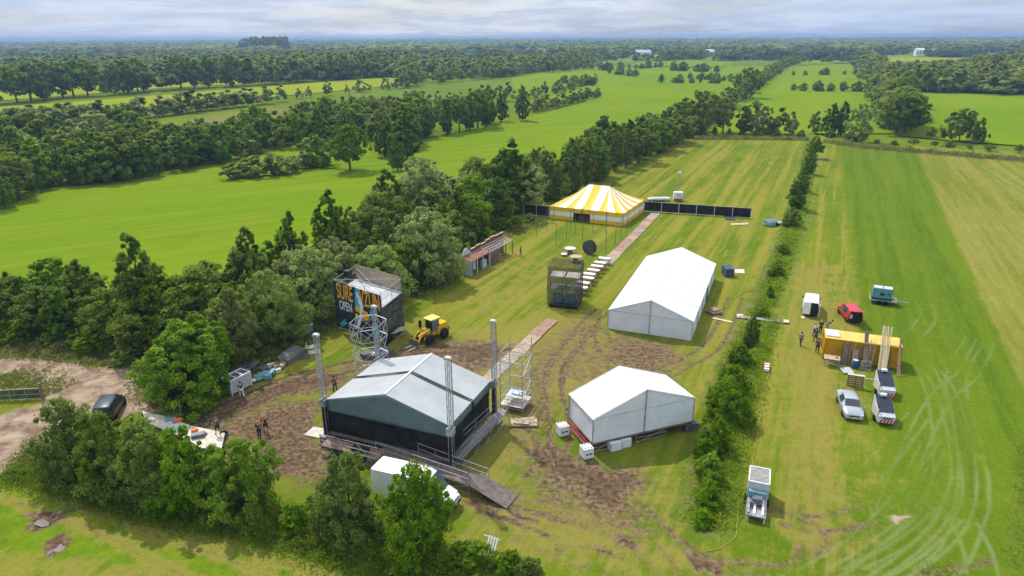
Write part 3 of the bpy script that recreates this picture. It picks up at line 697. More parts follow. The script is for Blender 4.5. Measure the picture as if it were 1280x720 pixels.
# hedge and trees at the head of the site
row([(868,168),(920,168),(975,170),(1008,171)], 2.6, ['bush','alder'], 'low hedge shrub at the head of the site', 'hedge at the head of the site', 4.6, .25, .8, 1.5, 12, 'shrub', 'shrub')
row([(1030,171),(1080,178),(1150,182),(1220,188),(1290,193)], 2.0, ['bush','oak'], 'low shrub in the verge beyond the strip fields', 'verge shrubs beyond the strips', 5.0, .35, 1.3, 1.6, 13, 'shrub', 'shrub')
for q, h, k, w, l in [((877,168),13,'oak',.95,'large loose tree on the corner at the head of the site'), ((903,166),10.5,'oak',.9,'round tree second at the head of the site'), ((928,168),8.5,'birch',1.2,'thin light tree with visible stems at the head of the site'), ((945,167),10,'willow',.95,'tall grey-green tree in the middle of the head of the site'), ((960,167),6,'birch',1,'small slim tree at the head of the site'),
                      ((976,168),8,'birch',1.2,'slender tree with a split crown, right part of the head of the site'), ((988,168),7,'alder',1.0,'dark tree with a leaning crown at the head of the site'), ((1018,166),7.4,'alder',.9,'slim dark tree behind the far end of the ditch'), ((1038,168),9.0,'alder',1.1,'left tree of the dark pair before the avenue hedge'), ((1051,168),9.6,'alder',1.0,'right tree of the dark pair before the avenue hedge'),
                      ((1073,176),11.5,'willow',.78,'grey round-topped tree on the verge before the avenue hedge'), ((1186,176),8.8,'oak',.85,'left of the three close trees in the right field verge'), ((1199,175),9.6,'oak',.8,'middle of the three close trees in the right field verge'), ((1212,175),8.4,'oak',.8,'right of the three close trees in the right field verge'), ((1224,178),7.2,'oak',.75,'small separate tree right of the three close trees'), ((1163,170),3.5,'bush',.9,'tiny tree left of the three close trees')]:
    tree(q, h*(1.22 if q[0] < 1070 else 1.1), k, l, 'trees at the head of the fields', w)
row([(1135,168),(1124,150),(1116,130),(1106,112),(1098,97),(1090,84),(1085,76)], 13.5, ['oak','oak','willow','oak'], 'large rounded tree in the double row between the two right-hand fields', 'double row between the right-hand fields', 7, .14, 2.2, .95, 21)
row([(1120,170),(1112,150),(1104,130),(1096,112),(1090,97)], 12.5, ['oak','willow'], 'large rounded tree in the double row between the two right-hand fields', 'double row between the right-hand fields', 8, .14, 1.6, .95, 22)
row([(868,166),(886,152),(905,140),(925,124),(945,108),(962,96),(980,84),(1000,77)], 8.5, ['oak','alder','oak'], 'tree in the slanting row left of the central far field', 'slanting row left of the central far field', 7, .25, 1.3, 1.0, 23)
tree((933,122), 17, 'oak', 'big round tree standing out of the slanting row left of the central far field', 'slanting row left of the central far field', 1.0)
band([(1125,115),(1180,116),(1255,117)], [(1120,108),(1180,104),(1250,98)], 10, 14.5, ['oak','alder','oak'], 'tree in the dark copse behind the right-hand field', 'copse behind the right-hand field', 24, .15)
band([(1205,106),(1260,118),(1340,125)], [(1200,92),(1262,88),(1340,86)], 15, 16, ['oak','oak','willow'], 'round tree in the wood at the far right', 'wood at the far right', 25, .15)
# left middle distance
band([(-30,262),(15,258),(30,240),(60,234),(120,226),(165,222)], [(-30,225),(15,222),(60,212),(120,205),(165,205)], 6.5, 9.5, ['alder','bush','oak'], 'dark tree in the copse above the left end of the big field', 'copse above the left end of the big field', 31, .16, w=1.1)
band([(120,224),(180,222),(230,210),(290,200)], [(120,200),(180,190),(230,186),(300,178)], 6.5, 10, ['oak','bush','alder'], 'rounded tree in the copse behind the big left field', 'copse behind the big left field', 32, .16, w=1.15)
band([(-30,215),(40,204),(110,196),(170,190)], [(-30,168),(40,170),(110,172),(170,170)], 9, 10.5, ['oak','willow','alder','bush'], 'tree in the mixed copse at the left edge', 'mixed copse at the left edge', 33, .18, w=1.1)
for q, h, k, w, l in [((296,222),4.6,'willow',1.5,'wide pale grey willow scrub, left end, at the field corner'), ((308,221),5.6,'willow',1.45,'wide pale grey willow scrub, second lobe from its left end'), ((322,219),6.0,'willow',1.4,'wide pale grey willow scrub, middle part, at the field corner'), ((335,218),5.6,'willow',1.4,'wide pale grey willow scrub, just right of its middle'), ((349,216),6.2,'willow',1.3,'wide pale grey willow scrub, highest lobe right of its middle'), ((362,213),5.6,'willow',1.4,'wide pale grey willow scrub, second lobe from its right end'), ((374,210),4.8,'willow',1.5,'wide pale grey willow scrub, right end, at the field corner'), ((398,206),8.5,'bush',1.2,'round green bush beside the grey willow scrub'), ((438,212),12,'oak',1.1,'large dark round tree right of the grey willow scrub'), ((303,196),6.5,'bush',1.3,'light green rounded tree above the grey willow scrub'), ((497,212),9,'alder',.9,'small dark tree at the near end of the bright middle field'), ((92,226),9.5,'alder',.9,'upright tree left of the light gap in the copse')]:
    tree(q, h, k, l, 'trees round the corner of the big left field', w)
band([(305,192),(360,186),(420,182),(465,176),(520,172)], [(305,178),(350,170),(420,160),(470,150),(520,148)], 7, 10.5, ['alder','oak','bush'], 'tree in the hedge belt behind the grey willow scrub', 'hedge belt behind the grey willow scrub', 35, .2, w=1.05)
row([(480,200),(500,178),(560,166),(610,156),(648,148)], 13, ['alder','alder','oak'], 'tall dark tree in the slanting row behind the bright middle field', 'slanting row behind the bright middle field', 5.5, .22, 2.5, .95, 36)
row([(350,163),(420,154),(480,146),(545,136),(640,125)], 9, ['alder','oak'], 'tree in the dark hedge below the mid-green field', 'dark hedge below the mid-green field', 7.5, .2, 1.5, 1.0, 37)
row([(655,142),(700,132),(752,119)], 6.5, ['bush','alder'], 'bush in the thin hedge of the bright middle field', 'thin hedge of the bright middle field', 6, .25, 1.2, 1.2, 38)
row([(650,124),(670,120),(700,116),(722,108),(745,104)], 7, ['bush','alder'], 'bush in the broken hedge below the far central field', 'broken hedge below the far central field', 9, .3, 1.5, 1.1, 39)
row([(0,166),(60,158),(130,152),(200,144),(260,137),(320,130)], 9, ['alder','bush'], 'tree in the straight hedge below the yellow field', 'straight hedge below the yellow field', 4.5, .2, 1.6, 1.6, 40)
row([(320,130),(380,122),(440,116),(500,110)], 8.0, ['alder','bush'], 'bush in the gappy end of the hedge below the yellow field', 'gappy hedge below the yellow field', 12, .35, 1.5, 1.1, 41)
row([(-40,132),(60,123),(130,118),(200,112),(270,108),(330,105),(400,100),(450,97)], 20, ['oak','oak','alder'], 'tall old tree with bare trunk in the avenue behind the yellow field', 'avenue behind the yellow field', 6, .14, 3.5, 1.05, 42)
band([(330,104),(420,98),(505,94),(560,92)], [(330,90),(420,86),(505,80),(560,80)], 20, 19, ['oak','alder'], 'tree in the wood behind the yellow field', 'wood behind the yellow field', 43, .14, w=1.1)
band([(505,110),(560,103),(640,95),(740,85)], [(505,98),(560,94),(640,86),(740,78)], 15, 14.5, ['alder','alder','oak'], 'tree in the dark wood edge behind the mid-green field', 'dark wood edge behind the mid-green field', 44, .12, w=1.1)
for sd_, pts in enumerate([[(822,103),(905,104)], [(985,113),(1078,114)], [(978,94),(1078,93)], [(998,77),(1090,77)], [(835,88),(905,90)], [(700,103),(745,107)], [(860,98),(950,104)], [(760,92),(800,96)], [(752,88),(830,84)]]):
    row(pts, 5.5 if pts[0][1] > 90 else 7.5, ['bush','alder'], 'bush in a short hedge crossing the far central fields', 'short hedges crossing the far central fields', 6.5 if pts[0][1] > 95 else 12, .3, .8, 1.3, 60+sd_, 'bush', 'bush')
row([(690,90),(720,86),(752,88)], 13, ['oak','alder'], 'tall tree left of the far central fields', 'tall trees left of the far central fields', 12, .2, 5, 1, 75)
# ---------------------------------------------------------------- put the trees down: the 300 of a kind that show largest are things
def score(t_): return t_[2]/math.hypot(t_[0], t_[1])
allt = sorted([t_ for t_ in TREES], key=score, reverse=True)
rest = []; cnt = {}
trr = random.Random(99)
PNAME = dict(alder='alder_tree', oak='broadleaf_tree', bush='bushy_tree', willow='willow_tree', birch='slender_tree')
for t_ in allt:
    x, y, h, w, kind, label, cat, group, name, pri = t_
    ck = 'tree' if cat == 'tree' else 'shrub'
    lim = 295 if ck == 'tree' else 250
    if cnt.get(ck, 0) >= lim: rest.append(t_); continue
    cnt[ck] = cnt.get(ck, 0)+1
    dist = math.hypot(x, y); lod = 'n' if dist < 78 else 'm' if dist < 190 else 'f'
    cm, tm, H = proto(kind, lod, trr.randrange(3 if lod != 'n' else 4)); s = h/H
    e = thing(name or PNAME[kind], label, cat, (x, y, ground_z(x, y)-.05), trr.uniform(0, 6.28), group)
    e.scale = (s*w, s*w, s)
    o = D.objects.new('crown', cm); COL.objects.link(o); o.parent = e
    o = D.objects.new('trunk', tm); COL.objects.link(o); o.parent = e
# ---------------------------------------------------------------- far woods as one mass
rng = np.random.default_rng(4)
def lowcrown(k, kind, nq, ls):
    V, T, _ = crown_np(np.random.default_rng(k), 1.0, SPEC[kind][3]*1.15, .0 if kind != 'oak' else .06, kind, 22, nq//22, ls); return V, T
LC = [lowcrown(i, ['alder','oak','bush','willow'][i % 4], 264, .15) for i in range(8)]
LK = dict(alder=(0, 4), oak=(1, 5), bush=(2, 6), willow=(3, 7), birch=(0, 4))
LC2 = [lowcrown(20+i, ['alder','oak'][i % 2], 88, .24) for i in range(6)]
VV, TT = [], []
def put(pr, x, y, h, w, dt):
    V, T = pr; a = rng.random()*6.28; c, s = math.cos(a), math.sin(a)
    q = np.empty_like(V); q[:, 0] = (V[:, 0]*c-V[:, 1]*s)*w+x; q[:, 1] = (V[:, 0]*s+V[:, 1]*c)*w+y; q[:, 2] = V[:, 2]*h-.4
    VV.append(q); TT.append(np.clip(T*.8+dt, 0, 1))
for t_ in rest:
    put(LC[LK[t_[4]][int(rng.integers(2))]], t_[0], t_[1], t_[2], t_[2]*t_[3], rng.normal(0, .15))
fp = [(np.array(f)) for f in FIELDS]
def infield(x, y):
    r_ = np.zeros(x.shape, bool)
    for f in FIELDS: r_ |= inpoly(x, y, f)
    return r_
tot = 0
for (d0, d1, n, h, w, LCs) in [(430, 800, 1600, 13, 16, LC), (800, 1500, 2700, 14, 22, LC), (1500, 2800, 3000, 17, 38, LC2), (2800, 5200, 2600, 19, 66, LC2), (5200, 8200, 1500, 24, 120, LC2)]:
    d = np.sqrt(rng.random(n*3)*(d1*d1-d0*d0)+d0*d0); a = (rng.random(n*3)-.5)*R(84)
    x, y = d*np.sin(a), d*np.cos(a)
    ok = ~infield(x, y)
    # rough open land between the near hedgerows stays open
    gap = fbm(x, y, .0022, 2, 77)
    ok &= (gap > .30) | (d > 2600)
    # the strip between head of site and far fields is surveyed by hand
    px_ = x/np.maximum(y, 1)
    ok &= ~((d < 640) & (px_ > -.02) & (px_ < .56)); ok &= ~((d < 520) & (px_ > .5)); ok &= ~((d < 640) & (px_ < 0))
    ok &= ~((d < 1500) & (px_ > -.08) & (px_ < .42) & (rng.random(n*3) < .62))
    x, y = x[ok][:n], y[ok][:n]
    pt_ = (fbm(x, y, .004, 3, 33)-.5)*2.8  # broad tint patches: crown colour variety plus cloud shadow painted into the leaves
    for xx, yy, pp_ in zip(x, y, pt_): put(LCs[int(rng.integers(len(LCs)))], xx, yy, h*rng.uniform(.7, 1.25), w*rng.uniform(.9, 1.7), pp_+rng.normal(0, .18))
c = G(335, 66)
for k in range(70): put(LC[(k % 2)*4+1 if k % 3 else 0], c.x+rng.uniform(-52, 52), c.y+rng.uniform(-40, 40), rng.uniform(31, 38), 30, -.35)
V = np.concatenate(VV); T = np.concatenate(TT)
farleaf = leafmat('leaves_far', (.055,.100,.012), (.27,.33,.045))
fo = D.objects.new('far_woods', quadmesh('far_woods', V, T, farleaf)); COL.objects.link(fo)
tag(fo, 'far-off woods and hedgerows reaching to the horizon', None, None, 'stuff')
print('TREES', len(TREES), 'rest', len(rest), cnt, 'farquads', len(V)//4)
# ---------------------------------------------------------------- rough herbage: ditch, hedge feet, verge
def herb(name, lines, n, wid, hgt, ls, lo, hi, label):
    rg = np.random.default_rng(len(name)*7+n); P_ = []
    for px_l, dens, wd, hh in lines:
        P = smooth_pts(px_l, 4) if len(px_l) > 2 else [Vector(G(*q)) for q in px_l]
        Ls = np.array([(b-a).length for a, b in zip(P, P[1:])]); k = int(Ls.sum()*dens)
        ii = rg.choice(len(Ls), k, p=Ls/Ls.sum()); tt = rg.random(k)
        A0 = np.array([tuple(P[i]) for i in ii]); B0 = np.array([tuple(P[i+1]) for i in ii]); dd_ = B0-A0
        nrm = np.stack([dd_[:, 1], -dd_[:, 0]], 1); nrm /= np.linalg.norm(nrm, axis=1)[:, None]+1e-9
        off = rg.standard_normal(k)*wd*.45
        x = A0[:, 0]+dd_[:, 0]*tt+nrm[:, 0]*off; y = A0[:, 1]+dd_[:, 1]*tt+nrm[:, 1]*off
        cl = fbm(x, y, .8, 3, 5); zz = np.abs(rg.random(k))*hh*np.clip((cl-.25)*2, .1, 1.3)
        P_.append(np.stack([x, y, zz], 1))
    P = np.concatenate(P_); k = len(P)
    ix = np.clip(np.searchsorted(xs, P[:, 0]), 0, nx-1); iy = np.clip(np.searchsorted(ys, P[:, 1]), 0, ny-1)
    P[:, 2] += Z[iy*nx+ix]
    dist = np.hypot(P[:, 0], P[:, 1]); s = ls*(.5+rg.random(k))*np.clip(dist/50, 1, 3)
    nr = rg.standard_normal((k, 3))*.6+np.array([0, 0, .5]); nr /= np.linalg.norm(nr, axis=1)[:, None]
    ta = np.cross(nr, rg.standard_normal((k, 3))); ta /= np.linalg.norm(ta, axis=1)[:, None]; ta[:, 2] = np.abs(ta[:, 2])+.3; tb = np.cross(nr, ta)
    V = np.stack([P-ta*s[:, None]*.6, P-tb*s[:, None]*.3, P+ta*s[:, None]*.6, P+tb*s[:, None]*.3], 1).reshape(-1, 3)
    T = np.clip(fbm(P[:, 0], P[:, 1], .6, 3, 9)*1.6-.3+rg.standard_normal(k)*.2, 0, 1)
    o = D.objects.new(name, quadmesh(name, V, np.repeat(T, 4), leafmat('leaf_'+name, lo, hi))); COL.objects.link(o)
    return tag(o, label, None, None, 'stuff')
herb('ditch_herbage', [([(1015,180),(1000,250),(978,325),(950,395),(925,450),(906,540),(885,650)], 300, 1.5, .6), ([(935,430),(915,500),(900,580),(885,660)], 560, 2.1, .7), ([(968,400),(955,440),(945,500),(925,580),(915,640),(890,665)], 130, 1.2, .5)], 1, 1, 1, .13, (.13,.215,.006), (.28,.36,.02), 'rank green herbs and nettles filling the ditch')
herb('hedge_foot_grass', [([(10,592),(75,606),(150,630),(230,650),(310,662),(380,678),(470,702),(560,716),(650,728)], 1000, 1.6, .75), ([(330,655),(420,690),(500,708),(600,716)], 700, 2.4, 1.2), ([(20,575),(60,585),(60,560)], 300, 1.6, .8)], 1, 1, 1, .13, (.10,.165,.006), (.22,.28,.025), 'tall rough grass along the foot of the front hedge')
herb('verge_herbage', [([(-20,432),(60,440),(130,448),(190,452)], 700, 2.0, .8), ([(190,470),(205,500),(235,506),(260,496),(322,456),(396,412),(415,396)], 420, 2.4, .8), ([(515,372),(562,345),(592,310),(672,276)], 300, 2.4, .8), ([(866,174),(940,174),(1010,175)], 120, 3.0, 1.2), ([(1035,177),(1080,184),(1150,190),(1220,196),(1300,202)], 130, 4.0, 1.3), ([(0,472),(40,482),(66,492)], 250, 3.0, .5)], 1, 1, 1, .14, (.08,.13,.008), (.21,.22,.035), 'rough weeds and reeds along the field verges')

herb('field_edge_weeds', [([(1290,560),(1284,640),(1276,715)], 150, 1.3, .35), ([(1150,716),(1200,720)], 120, 1.2, .3)], 1, 1, 1, .10, (.11,.175,.004), (.24,.30,.03), 'tall weeds at the lower right edge of the strip field')
# ---------------------------------------------------------------- marquees
def wall_panel(mb, a, b, z0, z1, mi=0, amp=.035, n=10, ph=0):
    a, b = Vector(a), Vector(b); d = (b-a); nrm = Vector((d.y, -d.x, 0)).normalized()
    def fn(u, v):
        p = a+d*u; w = amp*math.sin(PI*u)*(math.sin(u*9+ph)+.6*math.sin(u*23+v*5+ph))*math.sin(PI*min(1, v*1.02))
        p = p+nrm*w; return (p.x, p.y, z0+(z1-z0)*v)
    mb.grid(fn, n, 5, mi)
def marquee(FL, FR, L, he, hr, bays, label, name, z0=0.0, cat='tent', frontbays=2):
    W_ = (FR-FL).length; rz = ang(FL, FR)
    T = thing(name, label, cat, (FL.x, FL.y, 0), rz)
    e, r = z0+he, z0+hr
    rb = MB(); ov = .10
    for k in range(bays):
        y0, y1 = k*L/bays, (k+1)*L/bays
        if k == 0: y0 -= ov
        if k == bays-1: y1 += ov
        for sgn in (0, 1):
            def fn(u, v, y0=y0, y1=y1, sgn=sgn):
                x0, x1 = (-ov, W_/2) if sgn == 0 else (W_/2, W_+ov)
                f = u if sgn == 0 else 1-u
                z = e-.05+(r-e+.05)*f-.05*math.sin(PI*u)*math.sin(PI*v)*1.2
                return (x0+(x1-x0)*u, y0+(y1-y0)*v, z)
            rb.grid(fn, 8, 6)
    rb.build('roof', 'pvc_white', T, smooth=True)
    sm = MB()
    for k in range(bays+1):
        y = k*L/bays
        for (xa, za, xb, zb_) in ((-.02, e, W_/2, r), (W_/2, r, W_+.02, e)): sm.beam((xa, y, za+.012), (xb, y, zb_+.012), .09, .02)
    sm.beam((W_/2, 0, r+.01), (W_/2, L, r+.01), .07, .03)
    sm.build('roof_keder', 'paint_palegrey', T)
    for y, nm in ((0, 'front'), (L, 'back')):
        g = MB(); g.face([(0, y, e-.02), (W_, y, e-.02), (W_/2, y, r-.02)]); g.build('gable', 'pvc_wall', T, solid=.02)
        w_ = MB()
        for k in range(frontbays): wall_panel(w_, (W_*k/frontbays, y, 0), (W_*(k+1)/frontbays, y, 0), z0, e-.04, ph=k*2+y, n=14)
        w_.build('wall', 'pvc_wall', T, smooth=True)
        b_ = MB().beam((0, y-.03 if y == 0 else y+.03, e-.03), (W_, y-.03 if y == 0 else y+.03, e-.03), .03, .07); b_.build('gable_rail', 'paint_palegrey', T)
    for x in (0, W_):
        w_ = MB()
        for k in range(bays): wall_panel(w_, (x, L*k/bays, 0), (x, L*(k+1)/bays, 0), z0, e-.06, ph=k+x)
        w_.build('wall', 'pvc_wall', T, smooth=True)
        v_ = MB()
        off = -.05 if x == 0 else .05
        v_.beam((x+off, -.05, e-.11), (x+off, L+.05, e-.11), .02, .18); v_.build('valance', 'pvc_wall', T)
    posts = [(x, y) for x in (-.04, W_+.04) for y in [L*k/bays for k in range(bays+1)]]+[(W_*k/frontbays, -.05) for k in range(1, frontbays)]+[(W_*k/frontbays, L+.05) for k in range(1, frontbays)]
    for x, y in posts:
        b = MB(); b.beam((x, y, z0-.05), (x, y, (e if not 0 < x < W_ else e+(r-e)*(1-abs(x/W_*2-1)))-.03), .08); b.build('post', 'galv', T)
    return T, W_
FL, FR, BR = G(760,410.5), G(864,426), G(906,351)
TA, WA = marquee(FL, FR, 22.8, 2.45, 4.35, 5, 'long white frame marquee with a gabled roof, in the middle of the mown site', 'marquee_tent')
# small door and step at its right wall
d_ = MB(); d_.box((WA+.07, 13.7, 1.05), (.05, 1.5, 2.1)); d_.build('door', 'tarp_grey', TA)
b3 = [G(741,554,1.0), G(865,526,1.0)]
TB, WB = marquee(b3[0], b3[1], 4.6, 2.35, 4.15, 1, 'small white marquee raised on a scaffold floor in front of the big one', 'marquee_tent', 1.0)
TB.location.z = 0
fl = MB(); fl.box((WB/2, 2.3, .93), (WB+.15, 4.8, .12)); fl.build('floor', 'deck_brown', TB)
sc_ = MB()
def frame(mb, a, b, z0, z1, nb=1, r=.026, diag=True, rails=(0, .5, 1)):
    a, b = Vector(a), Vector(b)
    for k in range(nb+1):
        p = a.lerp(b, k/nb); mb.tube((p.x, p.y, z0), (p.x, p.y, z1), r)
    for f in rails: mb.tube((a.x, a.y, z0+(z1-z0)*f), (b.x, b.y, z0+(z1-z0)*f), r*.85)
    if diag:
        for k in range(nb):
            p, q = a.lerp(b, k/nb), a.lerp(b, (k+1)/nb); mb.tube((p.x, p.y, z0), (q.x, q.y, z1), r*.8)
for a, b in (((0,0,0),(1.7,0,0)), ((4.2,0,0),(7.2,0,0)), ((9.2,0,0),(WB,0,0)), ((0,0,0),(0,4.6,0)), ((WB,0,0),(WB,4.6,0)), ((0,2.3,0),(WB,2.3,0)), ((0,4.6,0),(WB,4.6,0))): frame(sc_, a, b, 0.02, .86, max(1, int((Vector(b)-Vector(a)).length/2)), rails=(.15, .6, 1))
sc_.build('scaffold_base', 'galv', TB)
rl = MB(); rl.beam((-.25,.1,.75),(-.25,4.4,.75),.05,.16); rl.beam((-.3,.2,.35),(-.3,4.2,.55),.05,.06); rl.build('step_rail', 'red_paint', TB)
def cabinet(px, label, s=(.92,.92,.95), rz=None, m='pvc_wall'):
    p = G(*px); T = thing('water_tank', label, 'tank', (p.x, p.y, 0), ang(b3[0], b3[1]) if rz is None else rz, 'white tanks by the small marquee')
    b = MB(); b.box((0,0,s[2]/2+.08), s); b.build('tank_body', 'concrete' if m is None else m, T, bevel=.05)
    b = MB()
    for i in (-.3, 0, .3):
        for j in (-.3, .3): b.lathe([(.06, 0), (.06, .05), (.03, .06)], 8, (i*s[0], j*s[1], s[2]+.075))
    b.build('cap', 'brick', T)
    b = MB()
    for i in (-.18, .18): b.box((i*s[0], -s[1]/2-.01, s[2]*.55), (.22, .03, .12))
    b.build('handle', 'black_plastic', T)
    b = MB(); b.box((0,0,.05), (s[0]*.96, s[1]*.96, .08)); b.build('pallet_base', 'timber_old', T)
cabinet((703,543), 'white cubic tank at the back left corner of the small marquee'); cabinet((733,571), 'white cubic tank at the front left corner of the small marquee')
def crate(px, label, s, rz, m, name='crate', cat='crate', group=None, lid=None):
    p = G(*px); T = thing(name, label, cat, (p.x, p.y, 0), rz, group)
    b = MB(); b.box((0,0,s[2]/2), s); b.build('box_body', m, T, bevel=.02)
    b = MB(); b.box((0,0,s[2]+.02), (s[0]*1.04, s[1]*1.04, .05)); b.build('lid', lid or m, T, bevel=.01)
    b = MB()
    for sx in (-1, 1):
        for sy in (-1, 1): b.box((sx*s[0]*.5, sy*s[1]*.5, s[2]*.5), (.05, .05, s[2]))
    b.build('corner_post', 'galv', T); return T
rB = ang(b3[0], b3[1])
crate((768,561), 'pale box under the front edge of the small marquee, left one', (1.1,.7,.75), rB, 'pvc_wall'); crate((780,557), 'pale box under the front edge of the small marquee, right one', (1.0,.7,.75), rB, 'pvc_wall')
crate((862,537), 'blue-grey crate behind the right end of the small marquee frame', (1.3,.8,.7), rB, 'tarp_grey')
# ---------------------------------------------------------------- main stage
EZ = 4.3
c1, c2, c3 = G(410,499.5,EZ), G(560,532,EZ), G(627,479,EZ); c4 = c1+(c3-c2)
SW, SL = (c2-c1).length, ((c3-c2).length); rzS = ang(c1, c2)
S = thing('concert_stage', 'large grey gable-roofed concert stage with black side sheets and four truss masts', 'stage', (c1.x, c1.y, 0), rzS)
RG = EZ+1.65
rb = MB()
def roofpt(u, v):
    f = 1-abs(u*2-1); z = EZ+(RG-EZ)*f-.07*math.sin(PI*((u*2) % 1))*math.sin(PI*v); return (u*(SW+.3)-.15, v*SL, z)
rb.grid(roofpt, 16, 10); rb.build('roof', 'pvc_grey', S, smooth=False, solid=.03)
st = MB()
for y in (SL*.50, SL*.53):
    for (xa, za, xb, zb_) in ((-.16, EZ, SW/2, RG), (SW/2, RG, SW+.16, EZ)): st.beam((xa, y, za+.035), (xb, y, zb_+.035), .12, .03)
    st.beam((SW+.2, y, EZ), (SW+.22, y, EZ-1.6), .1, .03)
st.build('strap', 'strap_black', S)
rd = MB(); rd.beam((SW/2, 0, RG+.03), (SW/2, SL, RG+.03), .16, .05); rd.build('ridge_flap', 'pvc_white', S)
vl = MB()
def val(u, v):   # front apron sheet hanging from the gable, bottom almost level
    x = u*(SW+.3)-.15; zt = EZ+(RG-EZ)*(1-abs(u*2-1)); zb_ = EZ-1.05+.25*math.sin(PI*u)
    return (x, -.05-.35*v*math.sin(PI*u)-.03*math.sin(u*40)*v, zt+(zb_-zt)*v)
vl.grid(val, 32, 8); vl.build('front_apron', 'pvc_slate', S, smooth=True, solid=.02)
for x in (-.17, SW+.17):
    v_ = MB(); v_.grid(lambda u, v, x=x: (x+.03*math.sin(u*30)*v, u*SL, EZ+.0-.75*v), 24, 3); v_.build('side_valance', 'pvc_slate' if x > 1 else 'pvc_grey', S, smooth=True, solid=.02)
v_ = MB(); v_.grid(lambda u, v: (u*SW, SL+.02, EZ+(RG-EZ)*(1-abs(u*2-1))-v*1.6), 16, 3); v_.build('back_apron', 'pvc_grey', S, solid=.02)
for (a, b_) in (((-.38,.1,0),(SW+.34,.1,0)), ((.05,.15,0),(.05,SL,0)), ((SW-.05,.15,0),(SW-.05,SL,0)), ((.1,SL-.1,0),(SW-.1,SL-.1,0))):
    w_ = MB(); wall_panel(w_, a, b_, 1.15, EZ-.2, amp=.30, n=48, ph=a[1]); w_.build('side_sheet', 'black_cloth', S, smooth=True)
dk = MB(); dk.box((SW/2, SL/2, 1.08), (SW+.5, SL+.4, .14)); dk.build('deck', 'deck_brown', S)
sk = MB()
for y in (.0, SL*.33, SL*.66, SL): frame(sk, (-.2, y, 0), (SW+.2, y, 0), 0.02, 1.0, 5, rails=(.15, 1))
for x in (-.2, SW+.2): frame(sk, (x, 0, 0), (x, SL, 0), 0.02, 1.0, 4, rails=(.15, 1))
sk.build('scaffold_base', 'galv', S)
def truss(parent, x, y, z0, z1, w=.32, m='galv', name='truss_mast', r=.03, nbr=None):
    b = MB(); h = w/2; C4 = [(x-h, y-h), (x+h, y-h), (x+h, y+h), (x-h, y+h)]
    for cx_, cy_ in C4: b.tube((cx_, cy_, z0), (cx_, cy_, z1), r, 5)
    n = int((z1-z0)/.42); dz = (z1-z0)/n
    for k in range(n):
        for i in range(4):
            a, c = C4[i], C4[(i+1) % 4]
            if (k+i) % 2: a, c = c, a
            b.tube((*a, z0+k*dz), (*c, z0+(k+1)*dz), r*.55, 4); b.tube((*a, z0+k*dz), (*c, z0+k*dz), r*.5, 4)
    return b.build(name, m, parent)
mh = [(-.42, -.1, 10.2), (SW+.35, -.25, 10.3), (SW+.42, SL+.1, 10.0), (-.3, SL+.15, 9.6)]
for x, y, z in mh:
    t_ = truss(S, x, y, 0.1, z)
    b = MB(); b.box((x, y, z+.1), (.42, .36, .12)); b.tube((x-.2, y-.18, z+.03), (x-.2, y+.18, z+.03), .09, 8); b.tube((x+.2, y-.18, z+.03), (x+.2, y+.18, z+.03), .09, 8); b.build('head_block', 'paint_palegrey', t_)
    b = MB(); b.box((x, y, EZ-.3), (.56, .56, .6)); b.tube((x, y-.4, EZ+.1), (x, y+.4, EZ+.1), .1, 8); b.build('sleeve_block', 'galv', t_)
    b = MB(); b.tube((x+.2, y+.2, z), (x+.24, y+.2, EZ), .018, 4); b.tube((x-.2, y+.2, z), (x-.2, y+.2, EZ), .018, 4); b.build('hoist_chain', 'galv_dark', t_)
    b = MB(); b.box((x, y, .08), (1.1, 1.1, .12)); b.build('base_plate', 'galv_dark', t_)
    b = MB(); b.tube((x, y, 1.0), (x, y, EZ-.5), .24, 8, .2); b.build('mast_cover', 'black_cloth', t_)
# front walkway with rails, seen as its own scaffold, and the ramp
Wp = [G(470,566,1.0), G(586,606,1.0)]
WLn = (Wp[1]-Wp[0]).length; rzW = ang(*Wp)
K = thing('access_walkway', 'brown boarded walkway with tube handrails along the front of the stage', 'walkway', (Wp[0].x, Wp[0].y, 0), rzW)
for k in range(6):
    b = MB(); b.box((WLn*(k+.5)/6, .72, .96), (WLn/6-.03, 1.45, .09)); b.build('deck_panel', 'deck_brown', K)
sk = MB(); frame(sk, (0,0,0), (WLn,0,0), .02, .9, 4, rails=(.2, 1)); frame(sk, (0,1.45,0), (WLn,1.45,0), .02, .9, 4, rails=(.2, 1)); sk.build('scaffold_base', 'galv', K)
hr = MB()
def rail(mb, a, b, z, h=1.05, n=3, r=.026):
    a, b = Vector(a), Vector(b)
    for k in range(n+1):
        p = a.lerp(b, k/n); zz = p.z+z; mb.tube((p.x, p.y, zz-.05), (p.x, p.y, zz+h), r)
    for f in (.5, 1): mb.tube((a.x, a.y, a.z+z+h*f), (b.x, b.y, b.z+z+h*f), r)
rail(hr, (0,0,0), (WLn,0,0), 1.0, 1.05, 4); rail(hr, (3.2,1.5,0), (WLn+.9,1.5,-.25), 1.0, 1.05, 4); hr.tube((WLn*.55, 0, .1), (WLn*.72, .0, 2.1), .03); hr.build('handrail', 'galv', K)
rm = MB(); rm.hexa([(WLn,-.05,.93),(WLn+3.3,-.05,.02),(WLn+3.3,1.75,.02),(WLn,1.75,.93),(WLn,-.05,1.01),(WLn+3.3,-.05,.08),(WLn+3.3,1.75,.08),(WLn,1.75,1.01)])
rm.build('ramp', 'deck_brown', K)
